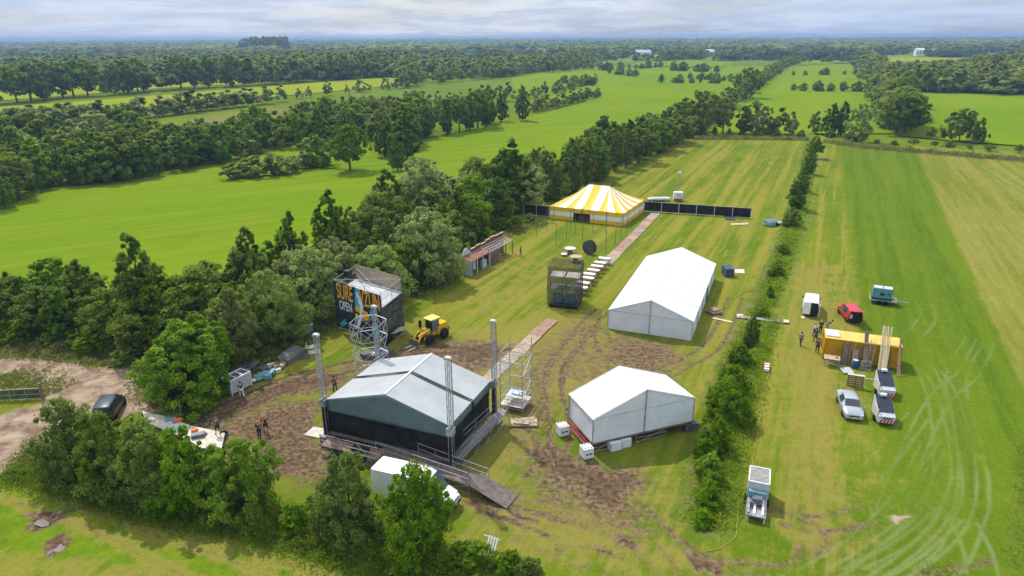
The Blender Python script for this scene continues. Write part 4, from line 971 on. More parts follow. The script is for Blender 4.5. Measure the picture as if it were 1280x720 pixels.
# left front walkway with stairs and diagonal frames
a_ = G(401,556,1.0); b_ = G(472,574,1.0); 
K2 = thing('access_scaffold', 'tube scaffold walkway with diagonal braces below the left front of the stage', 'scaffold', (a_.x, a_.y, 0), ang(a_, b_)); L2 = (b_-a_).length
b = MB(); b.box((L2/2, .6, .98), (L2, 1.1, .08)); b.build('deck_panel', 'deck_red', K2)
sk = MB(); frame(sk, (0,0,0), (L2,0,0), .02, 2.05, 3, rails=(.1, .47, .72, 1), diag=False)
for k in (0, 1, 2): sk.tube((L2*k/3, 0, 2.0), (L2*(k+1)/3-.2, -.05, .1), .026)
for k in range(3): sk.tube((L2*.72+k*.3, -.1, .1+k*.3), (L2+.1+k*.1, -.1, .9+k*.3), .024)
sk.build('scaffold_frame', 'galv', K2)
for px, lb, m, s in (((412,556), 'grey speaker case stored under the left front walkway of the stage', 'galv_dark', (1.2,.8,.9)), ((424,560), 'dark speaker case beside the grey one under the left front walkway', 'black_plastic', (1.0,.8,.85)), ((452,577), 'black upright flight case in front of the left front walkway', 'black_plastic', (1.5,.5,1.3)), ((437,566), 'orange cable box under the left front walkway', 'orange', (.7,.5,.5))):
    crate(px, lb, s, rzS, m, 'equipment_case', 'case', 'cases under the stage front')
# right side stair scaffold
a_, b_ = G(578,585,0), G(636,528,0)
K3 = thing('side_scaffold', 'slanting tube scaffold with a ramp along the right side of the stage', 'scaffold', (a_.x, a_.y, 0), ang(a_, b_)); L3 = (b_-a_).length
sk = MB(); frame(sk, (0,0,0), (L3,0,0), .02, 2.1, 4, rails=(.05, .45, .75, 1)); frame(sk, (0,1.1,0), (L3,1.1,0), .02, 2.1, 4, rails=(.45, .75, 1), diag=False); sk.build('scaffold_frame', 'galv', K3)
b = MB(); b.hexa([(0,.1,.7),(L3,.1,1.15),(L3,1.0,1.15),(0,1.0,.7),(0,.1,.76),(L3,.1,1.21),(L3,1.0,1.21),(0,1.0,.76)]); b.build('deck_panel', 'deck_grey', K3)
# PA scaffold right of the stage
def scaff_tower(px, w, d, lv, label, rz, levels, name='scaffold_tower', m='galv'):
    p = G(*px); T = thing(name, label, 'scaffold', (p.x, p.y, 0), rz); b = MB()
    P4 = [(-w/2,-d/2),(w/2,-d/2),(w/2,d/2),(-w/2,d/2)]
    for i, (x, y) in enumerate(P4): b.tube((x, y, 0), (x, y, lv[i] if isinstance(lv, list) else lv), .042)
    b.build('upright', m, T)
    for z in levels:
        b = MB()
        for i in range(4): b.tube((*P4[i], z), (*P4[(i+1) % 4], z), .038)
        b.build('ledger', m, T)
    b = MB()
    for k, (z0, z1) in enumerate(zip(levels, levels[1:])):
        i = k % 4; b.tube((*P4[i], z0), (*P4[(i+1) % 4], z1), .03)
        i = (k+2) % 4; b.tube((*P4[i], z0), (*P4[(i+1) % 4], z1), .03)
    b.build('brace', m, T); return T
PT = scaff_tower((645,508), 2.2, 2.4, [6.2, 5.7, 6.9, 6.5], 'open square tube scaffold tower at the right rear corner of the stage', rzS+.0, [.4, 1.3, 2.6, 3.9, 5.1, 6.0])
b = MB(); b.box((0,0,.62), (2.3, 2.4, .08)); b.build('platform', 'ply_pale', PT); b = MB(); b.box((0,0,1.35), (1.6,1.5,.06)); b.box((.2,.1,1.45), (.9,.8,.16)); b.build('platform', 'paint_palegrey', PT)
pp = G(655,529)
pl = MB(); pl.box((0,0,.1), (2.4,1.3,.12)); pl.box((.3,.15,.2), (1.7,1.0,.07), .2); pl.box((-.2,-.1,.27), (1.4,.9,.06), -.15); tag(pl.build('board_stack', 'ply', None, loc=(pp.x, pp.y, 0)), 'loose stack of boards at the foot of the square scaffold tower', 'boards')
# lattice ring tower left of the stage
p = G(467,487); LT = thing('lattice_tower', 'hexagonal silver lattice tower behind the left rear of the stage', 'scaffold', (p.x, p.y, 0), .3)
zs = [.1, 2.0, 3.9, 5.8, 7.4]; rr_ = 1.75
for k, z in enumerate(zs):
    b = MB(); ringp = [(rr_*math.cos(i*PI/3), rr_*math.sin(i*PI/3), z) for i in range(6)]
    for i in range(6): b.tube(ringp[i], ringp[(i+1) % 6], .036 if k else .03, 5)
    b.build('ring', 'galv', LT)
    if k:
        b = MB(); z0 = zs[k-1]
        for i in range(6):
            a, c = (rr_*math.cos(i*PI/3), rr_*math.sin(i*PI/3)), (rr_*math.cos((i+1)*PI/3), rr_*math.sin((i+1)*PI/3))
            b.tube((*a, z0), (*c, z), .027, 5); b.tube((*c, z0), (*a, z), .027, 5)
            if k == 4: b.tube((*a, z0), (*a, z), .04, 5)
        b.build('brace', 'galv', LT)
# ---------------------------------------------------------------- printed banner tower
a_, b_, c_ = G(423,412), G(481,433), G(505,411)
BW, BD = (b_-a_).length, (c_-b_).length; BZ = 6.4
B = thing('banner_tower', 'scaffold cube wrapped in black printed mesh with orange festival lettering', 'tower', (a_.x, a_.y, 0), ang(a_, b_))
th = ang(b_, c_)-ang(a_, b_); dx, dy = math.cos(th), math.sin(th)
P4 = [Vector((0,0,0)), Vector((BW,0,0)), Vector((BW+BD*dx, BD*dy,0)), Vector((BD*dx, BD*dy,0))]
sk = MB()
for i in range(4):
    a, c = P4[i], P4[(i+1) % 4]; n = 3 if i % 2 == 0 else 2
    for k in range(n): 
        q = a.lerp(c, k/n); sk.tube((q.x,q.y,0), (q.x,q.y,BZ+.35), .028)
    for z in (.4, 2.2, 4.0, 5.6, BZ): sk.tube((a.x,a.y,z), (c.x,c.y,z), .026)
for z in (BZ, BZ-.9): sk.tube((P4[0].x, P4[0].y, z), (P4[2].x, P4[2].y, z), .03); sk.tube((P4[1].x, P4[1].y, z), (P4[3].x, P4[3].y, z), .03)
sk.build('scaffold_frame', 'galv', B)
fr = MB(); fr.grid(lambda u, v: (u*BW, -.07-.03*math.sin(u*12)*math.sin(v*9), .5+v*(BZ-.65)), 12, 10); fr.build('front_banner', 'banner_black', B, smooth=True)
sd_ = MB(); sd_.grid(lambda u, v: tuple(P4[1].lerp(P4[2], u)+Vector((.07, -.02, .9+v*(BZ-2.7)+.03*math.sin(u*9)))), 8, 8); sd_.build('side_banner', 'banner_side', B, smooth=True)
nb = MB()
for i, j in ((1, 2), (2, 3), (3, 0)): nb.face([tuple(P4[i]+Vector((0,0,.8))), tuple(P4[j]+Vector((0,0,.8))), tuple(P4[j]+Vector((0,0,BZ))), tuple(P4[i]+Vector((0,0,BZ)))])
nb.build('mesh_net', 'net_thin', B)
bk = MB(); bk.face([tuple(P4[2]+Vector((-.05,-.06,BZ-1.5))), tuple(P4[3]+Vector((.05,-.06,BZ-1.5))), tuple(P4[3]+Vector((.05,-.06,BZ+.3))), tuple(P4[2]+Vector((-.05,-.06,BZ+.3)))]); bk.build('back_cloth', 'ply', B, solid=.02)
pf = MB(); pf.prism([(p_.x, p_.y) for p_ in P4], BZ-1.75, BZ-1.67); pf.build('platform', 'paint_palegrey', B)
fs = MB().box((BD*dx*.55+.4, BD*dy*.55, BZ-.1), (.7,.7,.8)); fs.build('speaker', 'black_plastic', B)
rf = (PI/2, 0, 0); yy = -.115
text('SURE', B, 'ink_orange', (BW*.24, yy, BZ-1.25), rf, 2.7, .46); text('VZUN', B, 'ink_orange', (BW*.77, yy, BZ-1.25), rf, 2.7, .46)
text('OPEN', B, 'ink_pale', (BW*.24, yy, BZ-2.95), rf, 1.6, .55); text('AIR', B, 'ink_cyan', (BW*.83, yy, BZ-3.0), rf, 1.7, .6)
def blob(name, pts, m, dy_=-.125):
    b = MB(); n = len(pts); b.face([(x, dy_, z) for x, z in pts]); return b.build(name, m, B, solid=.01)
cx0 = BW*.52
blob('print_shape', [(cx0-.35,BZ-.25),(cx0+.25,BZ-.1),(cx0+.3,BZ-.9),(cx0+.55,BZ-1.6),(cx0+.5,BZ-2.5),(cx0+.15,BZ-3.3),(cx0-.5,BZ-2.3),(cx0-.45,BZ-1.2)], 'ink_cyan')
blob('print_shape', [(cx0-.25,BZ-.7),(cx0+.2,BZ-.6),(cx0+.95,BZ-2.2),(cx0+.6,BZ-3.6),(cx0-.2,BZ-5.2),(cx0-.9,BZ-5.4),(cx0+.15,BZ-3.4),(cx0+.3,BZ-2.2)], 'ink_pale', -.14)
for x, z, r_ in ((cx0-.1, BZ-2.7, .42), (cx0+1.15, BZ-3.25, .62), (cx0-.35, BZ-3.6, .3)): blob('print_shape', [(x+r_*math.cos(k*.524), z+r_*math.sin(k*.524)) for k in range(12)], 'ink_orange', -.155)
blob('print_shape', [(.5,BZ-5.4),(1.9,BZ-4.4),(1.6,BZ-4.9),(2.1,BZ-5.0),(.9,BZ-5.8)], 'ink_cyan'); blob('print_shape', [(BW*.75,BZ-4.3),(BW*.9,BZ-4.1),(BW*.95,BZ-5.4),(BW*.8,BZ-5.9)], 'ink_cyan')
q = P4[1].lerp(P4[2], .5)+Vector((.13, -.05, BZ-2.6)); text('STAG', B, 'ink_grey', tuple(q), (PI/2, 0, th), 1.3, .8)
q = P4[1].lerp(P4[2], .45)+Vector((.14, -.05, BZ-4.1)); text('AIR', B, 'ink_grey', tuple(q), (PI/2, 0, th), 1.5, 1.0)
sidem = MB(); sidem.hexa([tuple(P4[1]+Vector((.15,.1,0))), tuple(P4[2]+Vector((.15,0,0))), tuple(P4[2]+Vector((-.6,0,0))), tuple(P4[1]+Vector((-.6,.1,0))), tuple(P4[1]+Vector((.15,.1,.8))), tuple(P4[2]+Vector((.15,0,.8))), tuple(P4[2]+Vector((-.6,0,.8))), tuple(P4[1]+Vector((-.6,.1,.8)))]); sidem.build('dark_skirt', 'black_cloth', B)
# bench of boards beside it
a_ = G(492,425); T = thing('work_table', 'board-topped scaffold bench to the right of the banner tower', 'table', (a_.x, a_.y, 0), ang(G(485,424), G(508,417)))
for k in range(4):
    b = MB(); b.box((.5, .2+k*.26, .82), (3.0, .2, .06)); b.build('plank', 'timber', T)
b = MB(); frame(b, (-.9,.05,0), (1.9,.05,0), 0, .78, 2, rails=(.4, 1)); frame(b, (-.9,1.15,0), (1.9,1.15,0), 0, .78, 2, rails=(.4, 1)); b.build('scaffold_frame', 'galv', T)
# ---------------------------------------------------------------- front-of-house tower
a_, b_ = G(684,384), G(722,388); FW = (b_-a_).length; FD = 3.6
F = thing('mixing_tower', 'dark netted scaffold mixing tower on the walkway in the middle of the site', 'tower', (a_.x, a_.y, 0), ang(a_, b_)+.03)
sk = MB()
for y in (0, FD/2, FD):
    for x in (0, FW/2, FW): sk.tube((x,y,0), (x,y,5.7), .028)
for z in (.5, 2.3, 4.0, 5.5):
    for y in (0, FD/2, FD): sk.tube((0,y,z), (FW,y,z), .026)
    for x in (0, FW/2, FW): sk.tube((x,0,z), (x,FD,z), .026)
sk.tube((0,0,.5),(FW,0,4.0),.026); sk.tube((FW,0,.5),(0,0,4.0),.02); sk.build('scaffold_frame', 'galv_dark', F)
for nm, pts in (('net', [(0,-.05),(FW,-.05)]), ('net', [(FW+.05,0),(FW+.05,FD)]), ('net', [(-.05,FD),(-.05,0)]), ('net', [(FW,FD+.05),(0,FD+.05)])):
    (xa, ya), (xb, yb) = pts; b = MB(); b.grid(lambda u, v: (xa+(xb-xa)*u+.03*math.sin(v*9), ya+(yb-ya)*u+.03*math.sin(v*7+u*8), .3+5.3*v), 6, 8); b.build('net', 'net_black' if xa > 3 or ya < 0 and False else 'net_foh', F) if False else b.build('net', 'net_black' if pts[0][0] == FW+.05 else 'net_foh' if 'net_foh' in MATS else mat('net_foh', (.03,.032,.036), .85, 0, .3, 5, alpha=.42), F)
for z, m in ((.25, 'black_plastic'), (2.35, 'deck_grey'), (4.05, 'ply_pale')):
    for x0 in (.1, FW/2+.1):
        b = MB(); b.box((x0+FW/4-.05, FD*.5, z), (FW/2-.2, FD*(.9 if z < 1 else .62), .1 if z > 1 else .45)); b.build('platform', m, F)
b = MB(); b.box((FW*.3, .9, 1.1), (1.1,.8,1.1)); b.box((FW*.7, 1.0, 1.1), (1.2,.8,1.1)); b.build('equipment_rack', 'teal_paint', F)
# ---------------------------------------------------------------- striped tent
c1, c2, c3 = G(687,273), G(779,283), G(805,264.5)
W1, W2 = (c2-c1).length, (c3-c2).length; rz = ang(c1, c2)
Y_ = thing('striped_tent', 'yellow and white striped pole tent with an open dark entrance', 'tent', (c1.x, c1.y, 0), rz)
th = ang(c2, c3)-rz; e2 = Vector((math.cos(th), math.sin(th), 0)); W2 = max(W2, 10)
HE, HP = 2.45, 5.9
corner = [Vector((0,0,0)), Vector((W1,0,0)), Vector((W1,0,0))+e2*W2, e2*W2]
per = []; segs = [9, 8, 9, 8]
for i in range(4):
    a, c = corner[i], corner[(i+1) % 4]
    for k in range(segs[i]): per.append(a.lerp(c, k/segs[i]))
mid = (corner[0]+corner[2])/2; r1, r2 = mid+Vector((-2.1,.2,0)), mid+Vector((2.1,.2,0))
def ridgept(p):
    t_ = max(0, min(1, (p-r1).dot(r2-r1)/(r2-r1).length_squared)); return r1.lerp(r2, t_)
for mi_, mm in ((0, 'tent_yellow'), (1, 'tent_white')):
    rb = MB()
    for k in range(len(per)):
        if k % 2 != mi_: continue
        a, c = per[k], per[(k+1) % len(per)]; ra, rc = ridgept(a), ridgept(c)
        def fn(u, v, a=a, c=c, ra=ra, rc=rc):
            base = a.lerp(c, u); top = ra.lerp(rc, u); p_ = base.lerp(top, v); z = HE+(HP-HE)*(.62*v+.38*v*v)-.10*math.sin(PI*u)*(1-v)
            return (p_.x, p_.y, z)
        rb.grid(fn, 4, 8)
    rb.build('roof_stripe', mm, Y_, smooth=True)
for (z0, z1, mm) in ((0, .75, 'tent_yellow'), (.75, 1.6, 'tent_white'), (1.6, HE, 'tent_yellow')):
    w_ = MB()
    for k in range(len(per)):
        a, c = per[k], per[(k+1) % len(per)]
        if 3 <= k <= 4 and True:
            if z0 < 1.5: continue
        wall_panel(w_, a, c, z0, z1, amp=.05, n=5, ph=k)
    w_.build('wall_band', mm, Y_, smooth=True)
en = MB(); a, c = per[3], per[5]
en.box(((a.x+c.x)/2, 2.2, 1.0), (c.x-a.x+1.0, .1, 2.0)); en.build('entrance_shade', 'black_cloth', Y_)  # black sheet standing in for the shade inside the open entrance
b = MB(); b.box(((a.x+c.x)/2, 1.3, .5), (2.2, .6, 1.0)); b.build('bar_counter', 'timber_red', Y_)
for k in (0, 3, 4, 5, 7, 9, 11, 13, 15, 17, 22, 26, 30):
    q = per[k % len(per)]; out = (q-mid).normalized(); b = MB(); b.tube((q.x, q.y, 0), (q.x, q.y, HE+.25), .04, 6); b.tube((q.x, q.y, HE+.15), tuple(q+out*1.5+Vector((0,0,.02))), .012, 4); b.build('side_pole', 'galv_dark', Y_)
for q in (r1, r2): MB().tube((q.x, q.y, 0), (q.x, q.y, HP+.25), .06, 8).build('king_pole', 'galv', Y_)
# poles standing in front of it
POL = [((671,296),(672,270)),((683.5,288),(684,262)),((692,279),(692,259)),((695,307),(695,281)),((708,300),(708,276)),((719,292),(719,273)),((728,278),(728,258)),((728,300),(728,277)),((741,291),(741,273)),((757,291),(757,264)),((757,317),(757,288)),((769,306),(769,281)),((776,299),(777,266)),((783,294),(783,274)),((713,285),(713,268))]
first = None
for i, (b0, t0) in enumerate(POL):
    p = G(*b0); h = 4.4 if i in (9, 12) else 3.9
    o = MB().tube((0,0,0), (0,0,h), .045, 6).tube((0,0,0), (0,0,.04), .2, 8).build('festoon_pole', 'galv_dark', None, loc=(p.x, p.y, 0)) if first is None else first.copy()
    if first is None: first = o; tag(o, 'thin dark pole standing in the grass before the striped tent', 'pole', 'poles before the striped tent')
    else: COL.objects.link(o); o.location = (p.x, p.y, 0)
# black fences beside it
def sheet_fence(a, b, n, h, label, m='black_cloth', name='screened_fence', group=None):
    a, b = Vector(a), Vector(b); L = (b-a).length; T = thing(name, label, 'fence', (a.x, a.y, 0), ang(a, b), group)
    for k in range(n):
        w_ = MB(); wall_panel(w_, (k*L/n+.06,0,0), ((k+1)*L/n-.06,0,0), .12, h-.05, amp=.05, n=8, ph=k); w_.build('panel', m, T, smooth=True)
    for k in range(n+1): MB().tube((k*L/n,0,0), (k*L/n,0,h+.05), .045, 6).box((k*L/n,0,.06), (.2,.7,.12)).build('post', 'paint_palegrey', T)
    MB().tube((0,0,h), (L,0,h), .03, 5).tube((0,0,.12), (L,0,.12), .03, 5).build('rail', 'paint_palegrey', T)
sheet_fence(G(805,264), G(938,273), 6, 2.0, 'long black screened fence running right from the striped tent')
sheet_fence(G(655,268), G(686,271), 2, 2.1, 'short black screened fence left of the striped tent under the trees')
# saloon facade
a_, b_ = G(590,346), G(641,317); FLn = (b_-a_).length
Q = thing('saloon_facade', 'half-built western facade with brown boards, lattice and a white rounded gable', 'facade', (a_.x, a_.y, 0), ang(a_, b_))
b = MB()
def gab(x): return 2.9+.9*math.sin(PI*min(1, max(0, x/2.6)))
pl_ = [(0,0)]+[(2.6*k/10, gab(2.6*k/10)) for k in range(11)]+[(2.6,0)]
b.raw([(x, 1.7, z) for x, z in pl_]+[(x, 1.8, z) for x, z in pl_], [tuple(range(len(pl_)-1,-1,-1)), tuple(range(len(pl_), 2*len(pl_)))]+[(k, (k+1) % len(pl_), len(pl_)+(k+1) % len(pl_), len(pl_)+k) for k in range(len(pl_))]); b.build('gable_board', 'paint_palegrey', Q)
b = MB(); xx = 2.6; stp = (FLn-2.6)/7
for k in range(7): b.box((xx+stp*(k+.5), 1.75, (3.2+.12*(k % 3 == 1)+.18*(k > 2))/2), (stp, .1, 3.2+.12*(k % 3 == 1)+.18*(k > 2)))
b.build('back_boards', 'timber_red', Q)
b = MB()
for k in range(7): b.box((xx+stp*(k+.5), 1.75, 3.28+.12*(k % 3 == 1)+.18*(k > 2)), (stp*.9, .22, .09))
b.build('coping', 'timber', Q)
b = MB(); b.hexa([(-.1,.0,2.25),(FLn*.42,.0,2.25),(FLn*.42,1.68,2.75),(-.1,1.68,2.75),(-.1,.0,2.31),(FLn*.42,.0,2.31),(FLn*.42,1.68,2.81),(-.1,1.68,2.81)]); b.build('porch_roof', 'slats_brown', Q)
b = MB()
for k in range(14): x = FLn*.42+(FLn*.58)*k/13; b.beam((x, -.1, 2.2), (x, 1.7, 2.85), .09, .07)
for k in range(4): b.beam((FLn*.42, .1+k*.5, 2.34+k*.16), (FLn, .1+k*.5, 2.34+k*.16), .07, .06)
b.build('rafter', 'ply_pale', Q)
for k, x in enumerate((0, 1.7, 3.4, FLn*.42, FLn*.62, FLn*.82, FLn)):
    MB().box((x, .05, 1.12), (.13, .13, 2.24)).build('porch_post', 'paint_palegrey' if k < 4 else 'timber_old', Q)
MB().box((0, .9, 1.2), (.12, 1.7, 2.4)).build('side_wall', 'paint_palegrey', Q)
MB().box((1.0, 1.2, .95), (.9,.06,1.9)).box((3.0, 1.4, .95), (.8,.06,1.9)).build('door', 'pvc_wall', Q)
b = MB()
for k in range(5): b.box((FLn*.5+.5*k, .3, .25+.22*k), (.46, 1.1, .05))
b.build('steps', 'timber_old', Q)
MB().box((FLn*.36, .7, .6), (1.1,.5,1.2)).build('counter', 'paint_palegrey', Q)
MB().box((FLn*.55, .8, .9), (1.6,.08,1.8)).box((FLn*.75, 1.2, .9), (2.6,.08,1.8)).build('inner_wall', 'timber_old', Q)
# ---------------------------------------------------------------- boardwalks
def boardwalk(a, b, w, label, pat):
    a, b = G(*a), G(*b); L = (b-a).length; T = thing('boardwalk', label, 'path', (a.x, a.y, 0), ang(a, b)); n = int(L/2.4); rr = random.Random(int(L))
    for k in range(n):
        MB().box((L*(k+.5)/n, rr.uniform(-.05,.05), .08+rr.uniform(0,.015)), (L/n-.03, w, .04), rr.uniform(-.012,.012)).build('board', rr.choice(pat), T)
boardwalk((757,331), (820,267), 1.8, 'straight board path running back from the bench row to the black fence', ['deck_red','deck_grey','deck_tan','deck_red','deck_tan'])
boardwalk((603,482), (690,400), 1.6, 'board path running from behind the stage to the mixing tower', ['deck_tan','deck_tan','deck_grey','deck_red'])
# row of white-topped tables
TT_ = [(755,330),(750,335.5),(746,340),(741.5,345),(736,350),(734.5,355),(729,361),(726,367)]
tp = None; rzT = ang(G(726,367), G(755,330))
nm_ = ['farthest','second from the far end','third from the far end','fourth from the far end','fourth from the near end','third from the near end','second from the near end','nearest the mixing tower']
for i, q in enumerate(TT_):
    p = G(*q)
    if tp is None:
        tp = thing('beer_table', '', 'table', group='white-topped tables in a row')
        MB().box((0,0,.98), (.85,1.8,.07)).build('table_top', 'paint_white', tp, bevel=.01)
        for s_ in (-1, 1):
            b = MB(); b.beam((-.35, s_*.8, 0), (.3, s_*.8, .95), .07); b.beam((.35, s_*.8, 0), (-.3, s_*.8, .95), .07); b.build('leg', 'timber_red', tp)
        MB().box((.6,0,.45), (.28,2.0,.05)).box((-.6,0,.45), (.28,2.0,.05)).build('bench_seat', 'slats_brown', tp)
        o = tp
    else: o = copy_tree(tp)
    o.location = (p.x, p.y, 0); o.rotation_euler.z = rzT+rnd.uniform(-.1,.1); o['label'] = 'white-topped picnic table in the slanting row, '+nm_[i]
# cable spools
def spool(px, label, r, h, up=True, rz=0, top='spool'):
    p = G(*px); T = thing('cable_spool', label, 'spool', (p.x, p.y, 0), rz, 'cable spools behind the mixing tower')
    ax = 'Z' if up else 'Y'; z0 = 0 if up else -h/2; c = (0,0,0) if up else (0,0,r)
    MB().lathe([(r*.45, z0+.05), (r*.45, z0+h-.05)], 14, c, ax).build('drum', 'timber_old', T)
    MB().lathe([(r, z0), (r, z0+.07)], 22, c, ax).build('flange', 'spool' if not up else 'timber_old', T)
    MB().lathe([(r, z0+h-.07), (r, z0+h)], 22, c, ax).build('flange', top, T)
spool((736.5,317.5), 'big dark cable spool standing upright on its rim in the grass', 1.15, .8, False, rzT+1.2)
spool((712.5,317), 'upright spool table with a pale round top behind the mixing tower', .95, .95, True, 0, 'paint_palegrey')
spool((719.5,327), 'lower brown spool table nearest the mixing tower', .95, .9, True, 0, 'ply')
spool((705,320), 'small white round spool left of the pale spool table', .5, .4, True, 0, 'paint_white')
# ---------------------------------------------------------------- vehicles
def loft(stations, sel, both=True):
    """stations: (x, zb, zmid, zbelt, zt, hb, hm, hr); returns MB of the faces picked by sel(i, seg)"""
    def sec(s_):
        x, zb, zm, ze, zt, hb, hm, hr = s_
        return [(x, hb*.90, zb), (x, hb, zb+.10), (x, hm, zm), (x, hm*.97, ze), (x, hr, zt-.05), (x, hr*.82, zt), (x, 0, zt+.015)]
    S_ = [sec(s_) for s_ in stations]; m = MB()
    for i in range(len(S_)-1):
        for g_ in range(6):
            if not sel(i, g_): continue
            a, b, c, d = S_[i][g_], S_[i+1][g_], S_[i+1][g_+1], S_[i][g_+1]
            m.face([a, b, c, d])
            m.face([(p[0], -p[1], p[2]) for p in (d, c, b, a)])
    return m, S_
def cap(m, s_, flip, lo=0, hi=6):
    pts = s_[lo:hi+1]; full = pts+[(p[0], -p[1], p[2]) for p in reversed(pts)]
    m.face(full if flip else list(reversed(full)))
def wheel(T, x, y, r, w=.2):
    t_ = MB().lathe([(r*.62, -w/2), (r*.93, -w/2), (r, -w*.3), (r, w*.3), (r*.93, w/2), (r*.62, w/2)], 18, (0,0,0), 'Y').build('wheel', 'rubber', T, smooth=True, loc=(x, y, r))
    MB().lathe([(r*.64, -w*.42), (r*.30, -w*.30), (r*.30, w*.30), (r*.64, w*.42)], 12, (0,0,0), 'Y').build('rim', 'chrome', t_)
def weld(o, d=.002):
    bm = bmesh.new(); bm.from_mesh(o.data); bmesh.ops.remove_doubles(bm, verts=bm.verts, dist=d); bmesh.ops.recalc_face_normals(bm, faces=bm.faces); bm.to_mesh(o.data); bm.free()
def vehicle(label, px, heading, paint, st, windshield, side, rear, name='parked_car', cat='car', wr=.33, wx=(1.35, -1.35), open_rear=False, track=.78, at=None, roofbar=False, side_lo=3):
    p = at or G(*px); T = thing(name, label, cat, (p[0], p[1], ground_z(p[0], p[1])+.02), heading)
    gl = lambda i, s_: (i in windshield and s_ >= 4) or (i in side and s_ == 3) or (i in rear and s_ >= 4)
    m, S_ = loft(st, lambda i, s_: not gl(i, s_)); 
    if open_rear: cap(m, S_[0], True, 0, 1)
    else: cap(m, S_[0], True)
    cap(m, S_[-1], False)
    b = m.build('body', paint, T, smooth=True); weld(b)
    md = b.modifiers.new('bevel', 'BEVEL'); md.width = .03; md.segments = 2; md.limit_method = 'ANGLE'; md.angle_limit = R(35)
    try: b.data.set_sharp_from_angle(angle=R(38))
    except Exception: pass
    for nm, ss in (('windscreen', windshield), ('rear_window', rear)):
        if ss:
            w_, _ = loft(st, lambda i, s_, ss=ss: i in ss and s_ >= 4); w_ = w_.build(nm, 'glass_dark', T, smooth=True); weld(w_)
    if side:
        w_, _ = loft(st, lambda i, s_: i in side and s_ == 3); w_.build('side_window', 'glass_dark', T)
    L0, L1 = st[0][0], st[-1][0]; hb = st[len(st)//2][6]
    un = MB().box(((L0+L1)/2, 0, .32), ((L1-L0)*.93, hb*1.7, .22)); un.build('underbody', 'black_plastic', T)
    MB().box((L1-.02, 0, .42), (.12, hb*1.65, .26)).build('bumper', 'black_plastic' if cat == 'van' else paint, T, bevel=.04); MB().box((L0+.02, 0, .42), (.12, hb*1.75, .26)).build('bumper', 'black_plastic', T, bevel=.04)
    for sy in (-1, 1):
        for x in wx: wheel(T, x, sy*track, wr, .22)
        s2 = st[-2]; MB().box((s2[0]+.06, sy*s2[6]*.74, s2[3]-.05), (.14, .32, .14)).build('headlight', 'lamp_glass', T, bevel=.03)
        s2 = st[0]; MB().box((s2[0]-.01, sy*s2[6]*.9, (s2[2]+s2[3])/2), (.05, .12, .3)).build('tail_light', 'lamp_red', T)
        i = max(windshield) if windshield else 0; s3 = st[i+1] if windshield else st[-3]
        MB().box((s3[0]-.18, sy*(s3[6]+.13), s3[3]+.06), (.1, .2, .14)).build('wing_mirror', paint if cat == 'car' else 'black_plastic', T, bevel=.02)
        MB().box((0, sy*(hb+.004), st[len(st)//2][2]), ((L1-L0)*.5, .012, .02)).build('door_trim', 'black_plastic', T)
    MB().box((L1+.05, 0, .45), (.02, .5, .11)).build('number_plate', 'yellow_cab', T)
    MB().box((L1+.03, 0, st[-2][3]-.17), (.05, hb*.9, .1)).build('grille', 'black_plastic', T)
    return T
SEDAN = [(-2.28,.32,.6,.72,.80,.70,.78,.55),(-2.15,.25,.6,.86,.98,.78,.86,.66),(-1.75,.22,.6,.90,1.06,.82,.88,.68),(-1.30,.22,.6,.93,1.10,.84,.90,.66),(-.70,.22,.6,.94,1.40,.85,.90,.58),(.05,.22,.6,.93,1.46,.85,.90,.60),(.50,.22,.6,.92,1.42,.85,.90,.60),(1.25,.22,.6,.91,1.03,.84,.89,.70),(1.70,.22,.58,.84,.95,.82,.88,.70),(2.10,.24,.55,.74,.84,.76,.82,.66),(2.27,.32,.5,.6,.66,.62,.68,.5)]
hd = ang(G(1052,495), G(1062,522))
vehicle('silver sedan parked on the strip below the yellow container', (1061,512), hd, 'car_silver', SEDAN, {6}, {4, 5}, {3}, track=.76)
hd = ang(G(1061,402), G(1057,388))
HATCH = [(-2.02,.34,.62,1.0,1.50,.80,.86,.66),(-1.92,.25,.62,1.02,1.66,.83,.88,.70),(-1.3,.22,.62,1.02,1.74,.84,.90,.72),(-.3,.22,.62,1.0,1.76,.85,.90,.72),(.55,.22,.62,.98,1.70,.85,.90,.70),(1.25,.22,.6,.95,1.08,.84,.88,.72),(1.75,.24,.58,.86,.96,.80,.84,.66),(2.02,.32,.5,.62,.70,.68,.72,.5)]
RC = vehicle('red compact van with its tailgate raised, parked above the container', (1061,397), hd+.22, 'car_red', HATCH, {4}, {2, 3}, {}, name='parked_car', open_rear=True, track=.78)
MB().box((-1.85,0,1.05), (.1,1.35,1.0)).build('load_space_shade', 'black_plastic', RC); MB().box((-2.45,0,1.78), (1.0,1.3,.06), tilt=('Y', .25)).build('tailgate', 'car_red', RC, bevel=.02); MB().box((-2.0,.55,.95), (.2,.3,.5)).build('cargo', 'ply_pale', RC)  # black slab paints the shade inside the open tailgate
SVAN = [(-2.45,.38,.8,1.25,1.88,.90,.95,.78),(-2.40,.28,.8,1.28,1.95,.92,.97,.80),(-1.2,.25,.8,1.28,2.0,.93,.97,.82),(.2,.25,.8,1.26,2.0,.93,.97,.82),(.95,.25,.8,1.22,1.95,.93,.96,.80),(1.62,.25,.75,1.14,1.26,.92,.95,.80),(2.1,.26,.7,1.0,1.08,.88,.92,.76),(2.42,.32,.6,.78,.86,.78,.82,.62)]
hd = ang(G(1012,395), G(1014,372))
WV = vehicle('small white panel van seen from behind with one rear door open', (1012.5,388), hd, 'car_white', SVAN, {4}, {3}, {}, name='delivery_van', cat='van', open_rear=True, track=.82, wr=.34, wx=(1.5,-1.45))
